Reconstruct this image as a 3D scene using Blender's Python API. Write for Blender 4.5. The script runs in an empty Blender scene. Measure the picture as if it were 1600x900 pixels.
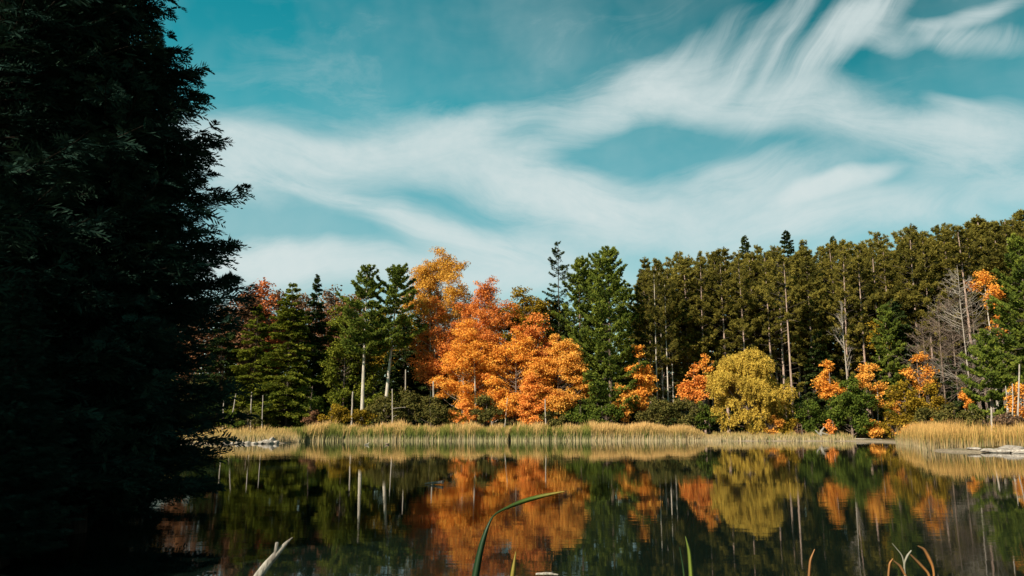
import bpy, math, random
import numpy as np
from mathutils import Vector

R_ = math.radians
C = bpy.context.scene.collection
SC = bpy.context.scene

# ------------------------------------------------------------------ camera
F = 28 / 36 * 1600                      # focal length in photo pixels
PITCH = R_(9.94)
CAMZ = 1.5
cd = bpy.data.cameras.new('camera'); cam = bpy.data.objects.new('camera', cd); C.objects.link(cam)
cd.lens = 28; cd.sensor_width = 36; cd.clip_start = 0.05; cd.clip_end = 6000
cam.location = (0, 0, CAMZ); cam.rotation_euler = (math.pi / 2 + PITCH, 0, 0)
SC.camera = cam

def at(px, py, Y):
    """world point at forward distance Y that the photo shows at (px, py)"""
    u = 450 - py
    d = (px - 800, F * math.cos(PITCH) - u * math.sin(PITCH), F * math.sin(PITCH) + u * math.cos(PITCH))
    k = Y / d[1]
    return Vector((d[0] * k, Y, CAMZ + d[2] * k))

# ------------------------------------------------------------------ light
SUN_AZ = R_(-136)      # compass angle of the sun measured from +Y clockwise (towards +X)
SUN_EL = R_(35)
SUN = 5.0
SKY = 0.065
EXPOSURE = 0.8
sdir = Vector((math.sin(SUN_AZ) * math.cos(SUN_EL), math.cos(SUN_AZ) * math.cos(SUN_EL), math.sin(SUN_EL)))
sl = bpy.data.lights.new('sun', 'SUN'); sl.energy = SUN; sl.angle = R_(0.5); sl.color = (1.0, 0.90, 0.74)
so = bpy.data.objects.new('sun', sl); C.objects.link(so)
so.rotation_euler = sdir.to_track_quat('Z', 'Y').to_euler(); so.location = (-30, -30, 40)

vs = SC.view_settings
SC.display_settings.display_device = 'sRGB'
vs.view_transform = 'Standard'; vs.look = 'None'; vs.gamma = 1; vs.exposure = EXPOSURE; vs.use_curve_mapping = False
SC.cycles.max_bounces = 6; SC.cycles.diffuse_bounces = 2; SC.cycles.glossy_bounces = 3; SC.cycles.transmission_bounces = 2
SC.cycles.use_denoising = True
SC.cycles.sample_clamp_indirect = 4

class NT:
    """small helper for writing node trees"""
    def __init__(s, tree): s.t = tree; s.n = tree.nodes; s.l = tree.links
    def node(s, typ, ins=None, **props):
        nd = s.n.new(typ)
        for k, v in props.items(): setattr(nd, k, v)
        for k, v in (ins or {}).items():
            if isinstance(v, bpy.types.NodeSocket): s.l.new(v, nd.inputs[k])
            else: nd.inputs[k].default_value = v
        return nd
    def m(s, op, a, b=None, c=None, clamp=False):
        ins = {0: a}
        if b is not None: ins[1] = b
        if c is not None: ins[2] = c
        return s.node('ShaderNodeMath', ins, operation=op, use_clamp=clamp).outputs[0]
    def mix(s, f, a, b, bt='MIX'):
        nd = s.n.new('ShaderNodeMix'); nd.data_type = 'RGBA'; nd.blend_type = bt
        for i, v in ((0, f), (6, a), (7, b)):
            if isinstance(v, bpy.types.NodeSocket): s.l.new(v, nd.inputs[i])
            else: nd.inputs[i].default_value = v
        return nd.outputs[2]
    def noise(s, vec, scale, detail=3, rough=.55, dist=0, out='Fac', dim='3D'):
        ins = {'Scale': scale, 'Detail': detail, 'Roughness': rough, 'Distortion': dist}
        if vec is not None: ins['Vector'] = vec
        return s.node('ShaderNodeTexNoise', ins, noise_dimensions=dim).outputs[out]
    def ramp(s, fac, stops, interp='LINEAR'):
        nd = s.node('ShaderNodeValToRGB', {0: fac}); cr = nd.color_ramp; cr.interpolation = interp
        while len(cr.elements) > len(stops): cr.elements.remove(cr.elements[-1])
        while len(cr.elements) < len(stops): cr.elements.new(.5)
        for e, (p, c) in zip(cr.elements, stops):
            e.position = p; e.color = c if len(c) == 4 else (*c, 1)
        return nd.outputs[0]

# ------------------------------------------------------------------ sky: Nishita air and cirrus by direction
W = bpy.data.worlds.new('World'); SC.world = W; W.use_nodes = True
W.node_tree.nodes.clear(); w = NT(W.node_tree)
sky = w.node('ShaderNodeTexSky', sky_type='NISHITA', sun_disc=False, sun_elevation=SUN_EL, sun_rotation=SUN_AZ,
             altitude=200, air_density=1.0, dust_density=0.6, ozone_density=1.5)
tc = w.node('ShaderNodeTexCoord')
sep = w.node('ShaderNodeSeparateXYZ', {0: tc.outputs['Generated']})
az = w.m('ARCTAN2', sep.outputs[0], sep.outputs[1])
el = w.m('ARCSINE', sep.outputs[2])
def sky_uv(px, py):
    p = at(px, py, 100) - Vector((0, 0, CAMZ)); p.normalize()
    return math.atan2(p.x, p.y), math.asin(p.z)
base = w.node('ShaderNodeCombineXYZ', {0: az, 1: el}).outputs[0]
wn = w.noise(base, 3.2, 3, .55, out='Color')
wv = w.node('ShaderNodeVectorMath', {0: wn, 1: (.5, .5, .5)}, operation='SUBTRACT').outputs[0]
wv = w.node('ShaderNodeVectorMath', {0: wv, 'Scale': .11}, operation='SCALE').outputs[0]
uvw = w.node('ShaderNodeVectorMath', {0: base, 1: wv}, operation='ADD').outputs[0]
def fibre(angle, sx, sy, off):
    mp = w.node('ShaderNodeMapping', {'Vector': uvw, 'Location': (off, off, off), 'Rotation': (0, 0, R_(angle)), 'Scale': (1, 1, 1)}, vector_type='TEXTURE')
    mp2 = w.node('ShaderNodeMapping', {'Vector': mp.outputs[0], 'Scale': (sx, sy, 1)})
    return w.noise(mp2.outputs[0], 1.0, 8, .68, .7)
fib_a = fibre(-12, 5, 22, 3.1)
fib_b = fibre(50, 6, 48, 7.7)
fib_c = fibre(8, 4.5, 15, 1.3)
# (px, py, half length, half width, tilt, weight, family)
STROKES = [
    (430, 255, 300, 50, -4, 1.0, 'a'), (400, 225, 240, 18, -3, .5, 'a'), (820, 300, 300, 55, -16, 1.0, 'a'), (760, 200, 160, 30, 18, .5, 'c'), (950, 330, 200, 50, -6, .85, 'a'),
    (380, 290, 160, 40, -3, .5, 'a'), (700, 250, 230, 50, 8, .6, 'c'),
    (560, 332, 170, 15, -10, .9, 'a'), (680, 362, 210, 32, -12, 1.0, 'a'), (800, 400, 220, 45, -10, 1.0, 'a'), (440, 405, 330, 30, 0, 1.1, 'c'), (640, 430, 360, 34, 0, 1.0, 'c'),
    (1010, 150, 220, 52, 8, .95, 'c'), (1200, 175, 260, 45, -12, 1.05, 'a'), (1420, 225, 170, 45, -14, .85, 'a'),
    (1550, 195, 120, 36, -8, .85, 'a'), (1500, 165, 60, 14, -20, .6, 'a'), (1560, 270, 160, 40, -18, .55, 'a'),
    (1150, 95, 150, 22, 44, .6, 'b'), (1215, 60, 150, 18, 54, .65, 'b'), (1300, 60, 110, 40, 50, .8, 'b'), (1330, 40, 70, 36, 20, .7, 'c'), (1370, 10, 100, 30, 30, .7, 'b'), (1375, 70, 60, 22, -20, .5, 'c'),
    (1240, 120, 150, 40, 40, .7, 'b'), (1060, 90, 130, 34, 25, .5, 'b'), (1490, 50, 110, 26, -14, .6, 'b'), (1540, 4, 130, 13, 3, .75, 'a'),
    (900, 210, 190, 36, 24, .35, 'c'), (620, 220, 200, 50, 12, .35, 'c'),
    (1180, 285, 150, 36, 2, .8, 'c'), (1300, 296, 90, 17, 10, 1.9, 'c'), (1180, 330, 220, 40, -5, .45, 'c'),
    (1420, 325, 260, 42, -3, .5, 'c'), (1300, 360, 340, 40, 4, .35, 'c'), (1050, 370, 300, 34, 0, .35, 'c'), (450, 150, 300, 90, 20, .10, 'c'),
]
KP = 1 / F
fams = {'a': None, 'b': None, 'c': None}
for (cx, cy, a, b, ang, wt, fam) in STROKES:
    u, v = sky_uv(cx, cy)
    mp = w.node('ShaderNodeMapping', {'Vector': uvw, 'Location': (u, v, 0), 'Rotation': (0, 0, R_(ang)), 'Scale': (a * KP * 1.15, b * KP * 1.3, 1)}, vector_type='TEXTURE')
    ln = w.node('ShaderNodeVectorMath', {0: mp.outputs[0]}, operation='LENGTH').outputs['Value']
    g = w.node('ShaderNodeMapRange', {0: ln, 1: 0.0, 2: 1.0, 3: wt, 4: 0.0}, interpolation_type='SMOOTHSTEP').outputs[0]
    fams[fam] = g if fams[fam] is None else w.m('ADD', fams[fam], g)
def textured(dens, fb, amt):
    # fibres eat into the thin edges of the cloud and vary its thick body
    t = w.node('ShaderNodeMapRange', {0: fb, 1: .25, 2: .75, 3: 1 - amt, 4: 1 + amt * .45}).outputs[0]
    return w.m('MULTIPLY', dens, t)
tot = w.m('ADD', w.m('ADD', textured(fams['a'], fib_a, .85), textured(fams['c'], fib_c, .8)), textured(fams['b'], fib_b, .72))
# faint veil of cirrus over the rest of the dome
veil = w.node('ShaderNodeMapRange', {0: fib_c, 1: .42, 2: .8, 3: 0.0, 4: .12}).outputs[0]
tot = w.m('ADD', tot, veil)
cov = w.m('SUBTRACT', 1.0, w.m('POWER', 2.718, w.m('MULTIPLY', w.m('MAXIMUM', w.m('SUBTRACT', tot, .06), 0.0), -1.75)), clamp=True)
broad = w.noise(uvw, 3.0, 5, .6)
thin = w.m('MULTIPLY', w.node('ShaderNodeMapRange', {0: broad, 1: .38, 2: .75, 3: 0.0, 4: .34}).outputs[0], w.node('ShaderNodeMapRange', {0: fib_c, 1: .2, 2: .7, 3: .55, 4: 1.1}).outputs[0])
cov = w.m('MAXIMUM', cov, w.m('ADD', w.m('MULTIPLY', cov, .9), thin), clamp=True)
cov = w.m('MINIMUM', cov, 1.0)
grain = w.noise(base, 60, 2, .6)
cov = w.m('MULTIPLY', cov, w.node('ShaderNodeMapRange', {0: grain, 1: .2, 2: .8, 3: .93, 4: 1.03}).outputs[0])
# the air's own colour: deep teal overhead, pale towards the horizon, deeper away from the sun's side
ef = w.node('ShaderNodeMapRange', {0: el, 1: R_(8), 2: R_(34), 3: 0.0, 4: 1.0}).outputs[0]
tint = w.ramp(ef, [(0.0, (1.05, 1.15, .88)), (.27, (.70, 1.30, .95)), (.54, (.22, 1.40, 1.0)), (.82, (.06, 1.22, .88)), (1.0, (.05, 1.05, .80))])
teal = w.mix(1.0, sky.outputs[0], tint, 'MULTIPLY')
azf = w.node('ShaderNodeMapRange', {0: az, 1: -.35, 2: .5, 3: 1.12, 4: .42}, interpolation_type='SMOOTHSTEP').outputs[0]
azf = w.mix(ef, (1, 1, 1, 1), w.node('ShaderNodeCombineXYZ', {0: azf, 1: azf, 2: azf}).outputs[0])
teal = w.mix(1.0, teal, azf, 'MULTIPLY')
col = w.mix(w.m('MULTIPLY', cov, .95), teal, (5.9, 6.7, 6.65, 1))
bg = w.node('ShaderNodeBackground', {'Color': col, 'Strength': SKY})
wo = w.node('ShaderNodeOutputWorld', {0: bg.outputs[0]})

# ------------------------------------------------------------------ mesh helpers
def unit(v): return v / np.maximum(np.linalg.norm(v, axis=-1, keepdims=True), 1e-9)
def rvec(rng, n): return unit(rng.normal(size=(n, 3)))

class Geo:
    def __init__(s): s.v = []; s.f = []; s.mi = []; s.n = 0
    def add(s, v, f, mi=0):
        v = np.asarray(v, float); f = np.asarray(f, int)
        s.v.append(v); s.f.append(f + s.n); s.mi.append(np.full(len(f), mi)); s.n += len(v)
    def leaves(s, c, d, w_, l, wd, mi=0):
        """diamond leaves: centres c, long axis d, side axis w_, length l, width wd"""
        n = len(c)
        if n == 0: return
        l = np.broadcast_to(np.asarray(l, float).reshape(-1, 1), (n, 1)); wd = np.broadcast_to(np.asarray(wd, float).reshape(-1, 1), (n, 1))
        v = np.stack([c - d * l * .5, c + w_ * wd * .5 + d * l * .05, c + d * l * .5, c - w_ * wd * .5 + d * l * .05], 1).reshape(-1, 3)
        s.add(v, np.arange(n * 4).reshape(-1, 4), mi)
    def tube(s, pts, rad, sides=5, mi=0):
        pts = np.asarray(pts, float); rad = np.asarray(rad, float); n = len(pts)
        t = unit(np.gradient(pts, axis=0))
        up = np.array([0, 0, 1.]) if abs(t[0][2]) < .9 else np.array([1., 0, 0])
        a = unit(np.cross(t, up)); b = np.cross(t, a)
        th = np.linspace(0, 2 * math.pi, sides, endpoint=False)
        ring = (a[:, None] * np.cos(th)[None, :, None] + b[:, None] * np.sin(th)[None, :, None]) * rad[:, None, None] + pts[:, None]
        i = np.arange(n - 1)[:, None] * sides; j = np.arange(sides)[None]
        k = (j + 1) % sides
        s.add(ring.reshape(-1, 3), np.stack([i + j, i + k, i + sides + k, i + sides + j], -1).reshape(-1, 4), mi)
    def mesh(s, name):
        v = np.concatenate(s.v); f = np.concatenate(s.f); mi = np.concatenate(s.mi)
        me = bpy.data.meshes.new(name)
        me.vertices.add(len(v)); me.vertices.foreach_set('co', v.astype(np.float32).ravel())
        me.loops.add(f.size); me.loops.foreach_set('vertex_index', f.astype(np.int32).ravel())
        me.polygons.add(len(f)); me.polygons.foreach_set('loop_start', (np.arange(len(f)) * f.shape[1]).astype(np.int32))
        me.polygons.foreach_set('material_index', mi.astype(np.int32))
        me.update(calc_edges=True)
        return me

def smooth(me):
    me.polygons.foreach_set('use_smooth', np.ones(len(me.polygons), bool)); return me

def link(name, me, mats, parent=None):
    o = bpy.data.objects.new(name, me); C.objects.link(o)
    if not isinstance(mats, (list, tuple)): mats = [mats]
    while len(me.materials) < len(mats): me.materials.append(None)
    for i, m in enumerate(mats):
        if me.materials[i] is None: me.materials[i] = m
        elif me.materials[i] != m:
            o.material_slots[i].link = 'OBJECT'; o.material_slots[i].material = m
    if parent: o.parent = parent
    return o

def tag(o, label=None, cat=None, group=None, kind=None):
    if label: o['label'] = label
    if cat: o['category'] = cat
    if group: o['group'] = group
    if kind: o['kind'] = kind
    return o

def thing(name, label, cat, loc, rz=0, group=None):
    o = bpy.data.objects.new(name, None); C.objects.link(o); o.empty_display_size = .5
    o.location = loc; o.rotation_euler = (0, 0, rz)
    return tag(o, label, cat, group)

# ------------------------------------------------------------------ materials
def mat(name):
    m = bpy.data.materials.new(name); m.use_nodes = True; m.node_tree.nodes.clear(); return m, NT(m.node_tree)

def leaf_mat(name, cols, trans=.3, nscale=.9, island=.5, tmul=1.0, objvar=.0):
    m, t = mat(name)
    geo = t.node('ShaderNodeNewGeometry'); co = t.node('ShaderNodeTexCoord')
    oi = t.node('ShaderNodeObjectInfo')
    n = t.noise(co.outputs['Object'], nscale, 3, .6)
    n = t.node('ShaderNodeMapRange', {0: n, 1: .3, 2: .7}).outputs[0]
    f = t.m('ADD', t.m('MULTIPLY', n, 1 - island), t.m('MULTIPLY', geo.outputs['Random Per Island'], island))
    if objvar: f = t.m('ADD', f, t.m('MULTIPLY', t.m('SUBTRACT', oi.outputs['Random'], .5), objvar), clamp=True)
    k = len(cols)
    c = t.ramp(f, [(.12 + .76 * i / (k - 1), cols[i]) for i in range(k)])
    d = t.node('ShaderNodeBsdfDiffuse', {'Color': c})
    tr = t.node('ShaderNodeBsdfTranslucent', {'Color': t.mix(1.0, c, (tmul, tmul, tmul * .8, 1), 'MULTIPLY')})
    mx = t.node('ShaderNodeMixShader', {0: trans, 1: d.outputs[0], 2: tr.outputs[0]})
    t.node('ShaderNodeOutputMaterial', {0: mx.outputs[0]})
    return m

def bark_mat(name, c0, c1, scale=3.0):
    m, t = mat(name)
    co = t.node('ShaderNodeTexCoord')
    mp = t.node('ShaderNodeMapping', {'Vector': co.outputs['Object'], 'Scale': (scale * 2, scale * 2, scale * .35)})
    n = t.noise(mp.outputs[0], 1.5, 5, .65)
    c = t.ramp(n, [(.35, c0), (.62, c1)])
    bp = t.node('ShaderNodeBump', {'Height': n, 'Strength': .6, 'Distance': .03})
    d = t.node('ShaderNodeBsdfDiffuse', {'Color': c, 'Normal': bp.outputs[0], 'Roughness': .5})
    t.node('ShaderNodeOutputMaterial', {0: d.outputs[0]})
    return m

L = {
 'pine_white': leaf_mat('white_pine_needles', [(.030, .048, .014), (.110, .138, .022), (.235, .250, .038)], .22, .7, .35),
 'pine_red': leaf_mat('red_pine_needles', [(.042, .042, .012), (.145, .122, .024), (.29, .225, .045)], .25, .6, .5, objvar=.3),
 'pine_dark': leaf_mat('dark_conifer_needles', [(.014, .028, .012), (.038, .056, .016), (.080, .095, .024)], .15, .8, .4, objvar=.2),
 'hemlock': leaf_mat('hemlock_sprays', [(.045, .060, .010), (.130, .145, .018), (.235, .225, .030)], .3, .5, .4),
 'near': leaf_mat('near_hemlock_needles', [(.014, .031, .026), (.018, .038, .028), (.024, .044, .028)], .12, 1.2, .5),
 'orange': leaf_mat('orange_maple_leaves', [(.54, .17, .030), (.86, .36, .060), (.92, .50, .09)], .38, .45, .45),
 'red': leaf_mat('red_orange_maple_leaves', [(.36, .095, .03), (.68, .215, .05), (.84, .34, .075)], .35, .4, .45),
 'salmon': leaf_mat('salmon_maple_leaves', [(.52, .15, .035), (.84, .31, .065), (.92, .43, .09)], .38, .6, .45),
 'yellow': leaf_mat('golden_leaves', [(.38, .17, .03), (.68, .35, .06), (.82, .48, .09)], .38, .4, .45),
 'gold': leaf_mat('yellow_orange_leaves', [(.48, .18, .035), (.82, .38, .07), (.90, .50, .10)], .38, .5, .45),
 'olive': leaf_mat('olive_gold_leaves', [(.10, .070, .010), (.26, .165, .018), (.42, .25, .025)], .3, .5, .45),
 'willow': leaf_mat('willow_leaves', [(.23, .150, .028), (.50, .335, .055), (.70, .47, .085)], .35, .5, .4),
 'green': leaf_mat('bush_green_leaves', [(.030, .050, .010), (.085, .115, .018), (.16, .18, .028)], .3, .8, .45),
 'dull': leaf_mat('dull_thicket_leaves', [(.038, .042, .013), (.105, .095, .025), (.20, .15, .042)], .25, .8, .45),
 'russet': leaf_mat('russet_leaves', [(.10, .055, .035), (.21, .10, .055), (.33, .155, .07)], .3, .35, .45, objvar=.3),
 'brown': leaf_mat('withered_brown_leaves', [(.09, .055, .035), (.17, .10, .06), (.26, .15, .08)], .25, .5, .5),
}
B = {
 'pine': bark_mat('pine_bark', (.18, .12, .09), (.46, .33, .27)),
 'pale': bark_mat('pale_bark', (.28, .235, .19), (.62, .54, .45)),
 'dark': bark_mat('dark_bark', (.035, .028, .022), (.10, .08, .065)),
 'brown': bark_mat('brown_bark', (.09, .06, .045), (.26, .19, .15)),
 'dead': bark_mat('dead_wood', (.22, .18, .15), (.46, .39, .33), 5),
 'drift': bark_mat('driftwood', (.12, .10, .085), (.36, .32, .27), 14),
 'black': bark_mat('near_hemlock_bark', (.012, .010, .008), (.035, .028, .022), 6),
}

# ------------------------------------------------------------------ terrain and water
POND = np.array([(-3.6, 3.4), (-4.6, 8), (-6.4, 11), (-8, 14), (-12, 24), (-18, 38), (-25, 56), (-30.5, 70), (-30, 75), (-27, 76), (-24.5, 76.5), (-22.2, 77.5),
                 (-22, 82), (-24.5, 88), (-24, 92), (-19, 93.2), (-12, 92.6), (-4, 93.4), (4, 92.8), (12, 93.3), (22, 92.8), (25, 91), (31, 91.5), (38, 90.5),
                 (38.8, 85), (37.2, 77.5), (34.2, 68), (31, 60), (28.5, 55), (26.6, 51.5), (27.6, 49.6), (30, 48.6), (34, 46.6), (42, 43), (60, 30), (50, 10), (20, 3), (6, 2.6)], float)
def pond_sd(X, Y):
    """signed distance to the shore, negative over water"""
    P = np.stack([X, Y], -1); best = np.full(X.shape, 1e9); ins = np.zeros(X.shape, bool)
    for i in range(len(POND)):
        a = POND[i]; b = POND[(i + 1) % len(POND)]; ab = b - a
        t = np.clip(((P - a) @ ab) / (ab @ ab), 0, 1)
        best = np.minimum(best, np.linalg.norm(P - (a + t[..., None] * ab), axis=-1))
        c = ((a[1] > Y) != (b[1] > Y)) & (X < (b[0] - a[0]) * (Y - a[1]) / (b[1] - a[1] + 1e-12) + a[0])
        ins ^= c
    return np.where(ins, -best, best)
def sm(x, a, b):
    t = np.clip((x - a) / (b - a), 0, 1); return t * t * (3 - 2 * t)
def ground(X, Y):
    X = np.asarray(X, float); Y = np.asarray(Y, float)
    d = pond_sd(X, Y) + .25 * np.sin(X * 1.7 + Y * .9) + .15 * np.sin(X * 4.1 - Y * 3.3)
    land = .22 * (1 - np.exp(-np.maximum(d, 0) / .8)) + .35 * sm(d, 2, 16)
    hill = sm(Y, 100, 150) * (2.5 + 4 * sm(X, 10, 60)) + sm(Y, 128, 200) * (5 + 6 * sm(X, 10, 80)) + sm(Y, 150, 320) * 10 * (1 - sm(X, -20, 60)) + sm(-X, 40, 120) * 3
    rough = .10 * (np.sin(X * .9 + 1) * np.sin(Y * .8) + .6 * np.sin(X * 2.3) * np.sin(Y * 1.9 + 2)) * sm(d, .5, 3)
    return np.where(d > 0, land + hill + rough, np.maximum(-1.6, .35 * d))
def gz(x, y): return float(ground(np.array([x]), np.array([y]))[0])

gx = np.concatenate([-np.geomspace(2500, 90, 16), np.arange(-88, 88.1, .8), np.geomspace(90, 2500, 16)])
gy = np.concatenate([-np.geomspace(2500, 12, 14), np.arange(-11, 150, .7), np.geomspace(151, 3500, 24)])
GX, GY = np.meshgrid(gx, gy); GZ = ground(GX, GY)
g = Geo(); nx = len(gx); ny = len(gy)
i = np.arange(ny - 1)[:, None] * nx; j = np.arange(nx - 1)[None]
g.add(np.stack([GX, GY, GZ], -1).reshape(-1, 3), np.stack([i + j, i + j + 1, i + nx + j + 1, i + nx + j], -1).reshape(-1, 4))
m, t = mat('forest_floor')
ge = t.node('ShaderNodeNewGeometry'); pz = t.node('ShaderNodeSeparateXYZ', {0: ge.outputs['Position']}).outputs[2]
n1 = t.noise(ge.outputs['Position'], .5, 4); n2 = t.noise(ge.outputs['Position'], 7, 4, .7)
litter = t.ramp(n2, [(.3, (.025, .018, .010)), (.5, (.07, .045, .022)), (.7, (.16, .085, .035))])
turf = t.ramp(n2, [(.3, (.045, .050, .014)), (.7, (.14, .13, .035))])
c = t.mix(t.node('ShaderNodeMapRange', {0: n1, 1: .42, 2: .6}).outputs[0], litter, turf)
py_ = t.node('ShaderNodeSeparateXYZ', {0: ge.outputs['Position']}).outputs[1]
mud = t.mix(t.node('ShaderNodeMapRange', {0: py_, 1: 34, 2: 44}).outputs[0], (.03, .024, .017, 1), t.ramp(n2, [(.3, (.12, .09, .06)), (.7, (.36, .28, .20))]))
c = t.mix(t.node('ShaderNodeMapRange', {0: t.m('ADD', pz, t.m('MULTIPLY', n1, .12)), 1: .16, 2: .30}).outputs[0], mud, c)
bp = t.node('ShaderNodeBump', {'Height': n2, 'Strength': .7, 'Distance': .08})
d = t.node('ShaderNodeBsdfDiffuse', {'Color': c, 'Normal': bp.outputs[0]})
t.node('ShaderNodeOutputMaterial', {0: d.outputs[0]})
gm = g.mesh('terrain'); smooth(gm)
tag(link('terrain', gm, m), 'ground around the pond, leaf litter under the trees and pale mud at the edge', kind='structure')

g = Geo(); g.add([(-75, -5, 0), (75, -5, 0), (75, 110, 0), (-75, 110, 0)], [(0, 1, 2, 3)])
m, t = mat('pond_water')
ge = t.node('ShaderNodeNewGeometry')
mp = t.node('ShaderNodeMapping', {'Vector': ge.outputs['Position'], 'Scale': (.55, 1.5, 1)})
r1 = t.noise(mp.outputs[0], 2.2, 4, .55)
r2 = t.noise(ge.outputs['Position'], .22, 2)
mp2 = t.node('ShaderNodeMapping', {'Vector': ge.outputs['Position'], 'Scale': (.16, .75, 1)})
r3 = t.noise(mp2.outputs[0], 1.0, 2)
amp = t.node('ShaderNodeMapRange', {0: r2, 1: .4, 2: .62, 3: .03, 4: .10}).outputs[0]
hgt = t.m('ADD', t.m('MULTIPLY', r1, .35), t.m('MULTIPLY', r3, .45))
bp = t.node('ShaderNodeBump', {'Height': hgt, 'Strength': amp, 'Distance': .05})
pr = t.node('ShaderNodeBsdfPrincipled', {'Base Color': (.004, .008, .006, 1), 'Roughness': .02, 'IOR': 1.21, 'Normal': bp.outputs[0]})
t.node('ShaderNodeOutputMaterial', {0: pr.outputs[0]})
tag(link('water', g.mesh('water'), m), 'still dark pond water mirroring the autumn trees', kind='structure')

# ------------------------------------------------------------------ tree builders (local space: base at origin)
def bent_trunk(rng, H, r0, r1, bend=.01, lean=(0, 0), n=14, base_flare=1.35):
    z = np.linspace(0, 1, n)
    x = lean[0] * H * z + np.cumsum(rng.normal(0, bend, n)) * H * .15 * z
    y = lean[1] * H * z + np.cumsum(rng.normal(0, bend, n)) * H * .15 * z
    rad = r0 + (r1 - r0) * z; rad[0] *= base_flare
    return np.stack([x, y, z * H - .3 * (z == 0)], 1), rad

def tr_at(pts, z):
    return np.array([np.interp(z, pts[:, 2], pts[:, 0]), np.interp(z, pts[:, 2], pts[:, 1]), z])

def tufts(g, rng, c, nb, ln, wd, up=.55, spread=1.0):
    """needle tufts: nb blades radiating from each centre, mostly upwards"""
    n = len(c)
    d = rng.normal(size=(n, nb, 3)) * spread; d[..., 2] += up * 2
    d = unit(d); s = unit(np.cross(d, rvec(rng, n * nb).reshape(n, nb, 3)))
    l = ln * rng.uniform(.7, 1.25, (n, nb))
    cc = c[:, None] + d * l[..., None] * .45
    g.leaves(cc.reshape(-1, 3), d.reshape(-1, 3), s.reshape(-1, 3), l.reshape(-1), wd * rng.uniform(.7, 1.3, n * nb))

def white_pine(rng, H, zb, Rm, lean=(0, 0), dens=1.0, top_open=.0, r0=.26):
    tg, cg = Geo(), Geo()
    pts, rad = bent_trunk(rng, H, r0, .03, .006, lean)
    tg.tube(pts, rad, 8)
    z = zb
    while z < H - .3:
        s = (z - zb) / (H - zb)
        Lz = Rm * 1.12 * (1 - s) ** .62 * (.62 + .38 * min(1, (s + .12) / .3)) * (1.0 - .25 * top_open)
        nb = rng.integers(4, 7)
        a0 = rng.uniform(0, 6.28)
        for k in range(nb):
            a = a0 + k * 6.283 / nb + rng.normal(0, .22)
            ln = Lz * rng.uniform(.5, 1.3)
            if ln < .25: ln = .25
            asc = .10 + .75 * s ** 1.6
            tt = np.linspace(0, 1, 6)
            h = np.array([math.cos(a), math.sin(a), 0])
            b0 = tr_at(pts, z + rng.uniform(-.12, .12))
            bz = ln * (asc * tt - .16 * np.sin(tt * 3.14) * (1 - s) + .16 * tt ** 3)
            bp_ = b0 + h * (tt * ln)[:, None] + np.array([0, 0, 1.]) * bz[:, None]
            tg.tube(bp_, np.linspace(.055, .012, 6) * min(1, ln / 2 + .3), 3, 1)
            nt = max(7, int(ln * 17 * dens))
            q = rng.uniform(.25, 1.0, nt) ** .75
            side = np.array([-h[1], h[0], 0])
            off = rng.uniform(-1, 1, nt) * .46 * ln * (1.15 - q) ** .6
            c = np.stack([np.interp(q, tt, bp_[:, i_]) for i_ in range(3)], 1) + side * off[:, None] + h * (-.22 * np.abs(off))[:, None]
            c[:, 2] += rng.normal(0, .06, nt) - .10 * np.abs(off)
            tufts(cg, rng, c, 9, .34, .10, .9)
        z += rng.uniform(.95, 1.5) * (1 - .4 * s)
    tufts(cg, rng, np.array([tr_at(pts, H - .25 * i_) for i_ in range(4)]), 10, .4, .08, .9)
    return tg, cg

def red_pine(rng, H, zb, Rm, low=True, dens=1.0):
    tg, cg = Geo(), Geo()
    pts, rad = bent_trunk(rng, H, .165, .035, .004)
    tg.tube(pts, rad, 7)
    z = zb; ph = rng.uniform(0, 6.28)
    while z < H - .2:
        s = (z - zb) / (H - zb)
        Lz = Rm * (.55 + .75 * math.sin(min(1, s * 1.25 + .12) * 2.4)) * (1 - s ** 2.4 * .86)
        nb = rng.integers(3, 6); a0 = rng.uniform(0, 6.28)
        for k in range(nb):
            if s < .3 and rng.random() < .35: continue
            a = a0 + k * 6.283 / nb + rng.normal(0, .4); ln = Lz * rng.uniform(.45, 1.45) * (1 + .35 * math.sin(z * 1.15 + ph) + .2 * math.sin(z * 2.9 + a))
            tt = np.linspace(0, 1, 5); h = np.array([math.cos(a), math.sin(a), 0])
            b0 = tr_at(pts, z)
            bp_ = b0 + h * (tt * ln)[:, None] + np.array([0, 0, 1.]) * (ln * (.12 + .55 * s) * tt + .12 * ln * tt ** 2)[:, None]
            tg.tube(bp_, np.linspace(.04, .012, 5), 3, 1)
            nt = max(5, int(ln * 7.0 * dens)); q = rng.uniform(.45, 1.05, nt) ** .6
            side = np.array([-h[1], h[0], 0]); off = rng.uniform(-1, 1, nt) * .32 * ln * (1.2 - q)
            c = np.stack([np.interp(q, tt, bp_[:, i_]) for i_ in range(3)], 1) + side * off[:, None]
            c[:, 2] += rng.normal(0, .12, nt)
            tufts(cg, rng, c, 12, .36, .078, .6)
        z += rng.uniform(.5, 1.0)
    tufts(cg, rng, np.array([tr_at(pts, H - .3 * i_) for i_ in range(4)]), 12, .42, .09, .8)
    if low:   # dead snapped limbs below the crown
        for _ in range(26):
            z = rng.uniform(2.5, zb + 1); a = rng.uniform(0, 6.28); ln = rng.uniform(.4, 1.5)
            b0 = tr_at(pts, z); h = np.array([math.cos(a), math.sin(a), rng.uniform(-.25, .15)])
            tg.tube([b0, b0 + h * ln * .6, b0 + h * ln + np.array([0, 0, -.08])], [.022, .014, .006], 3)
    return tg, cg

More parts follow.
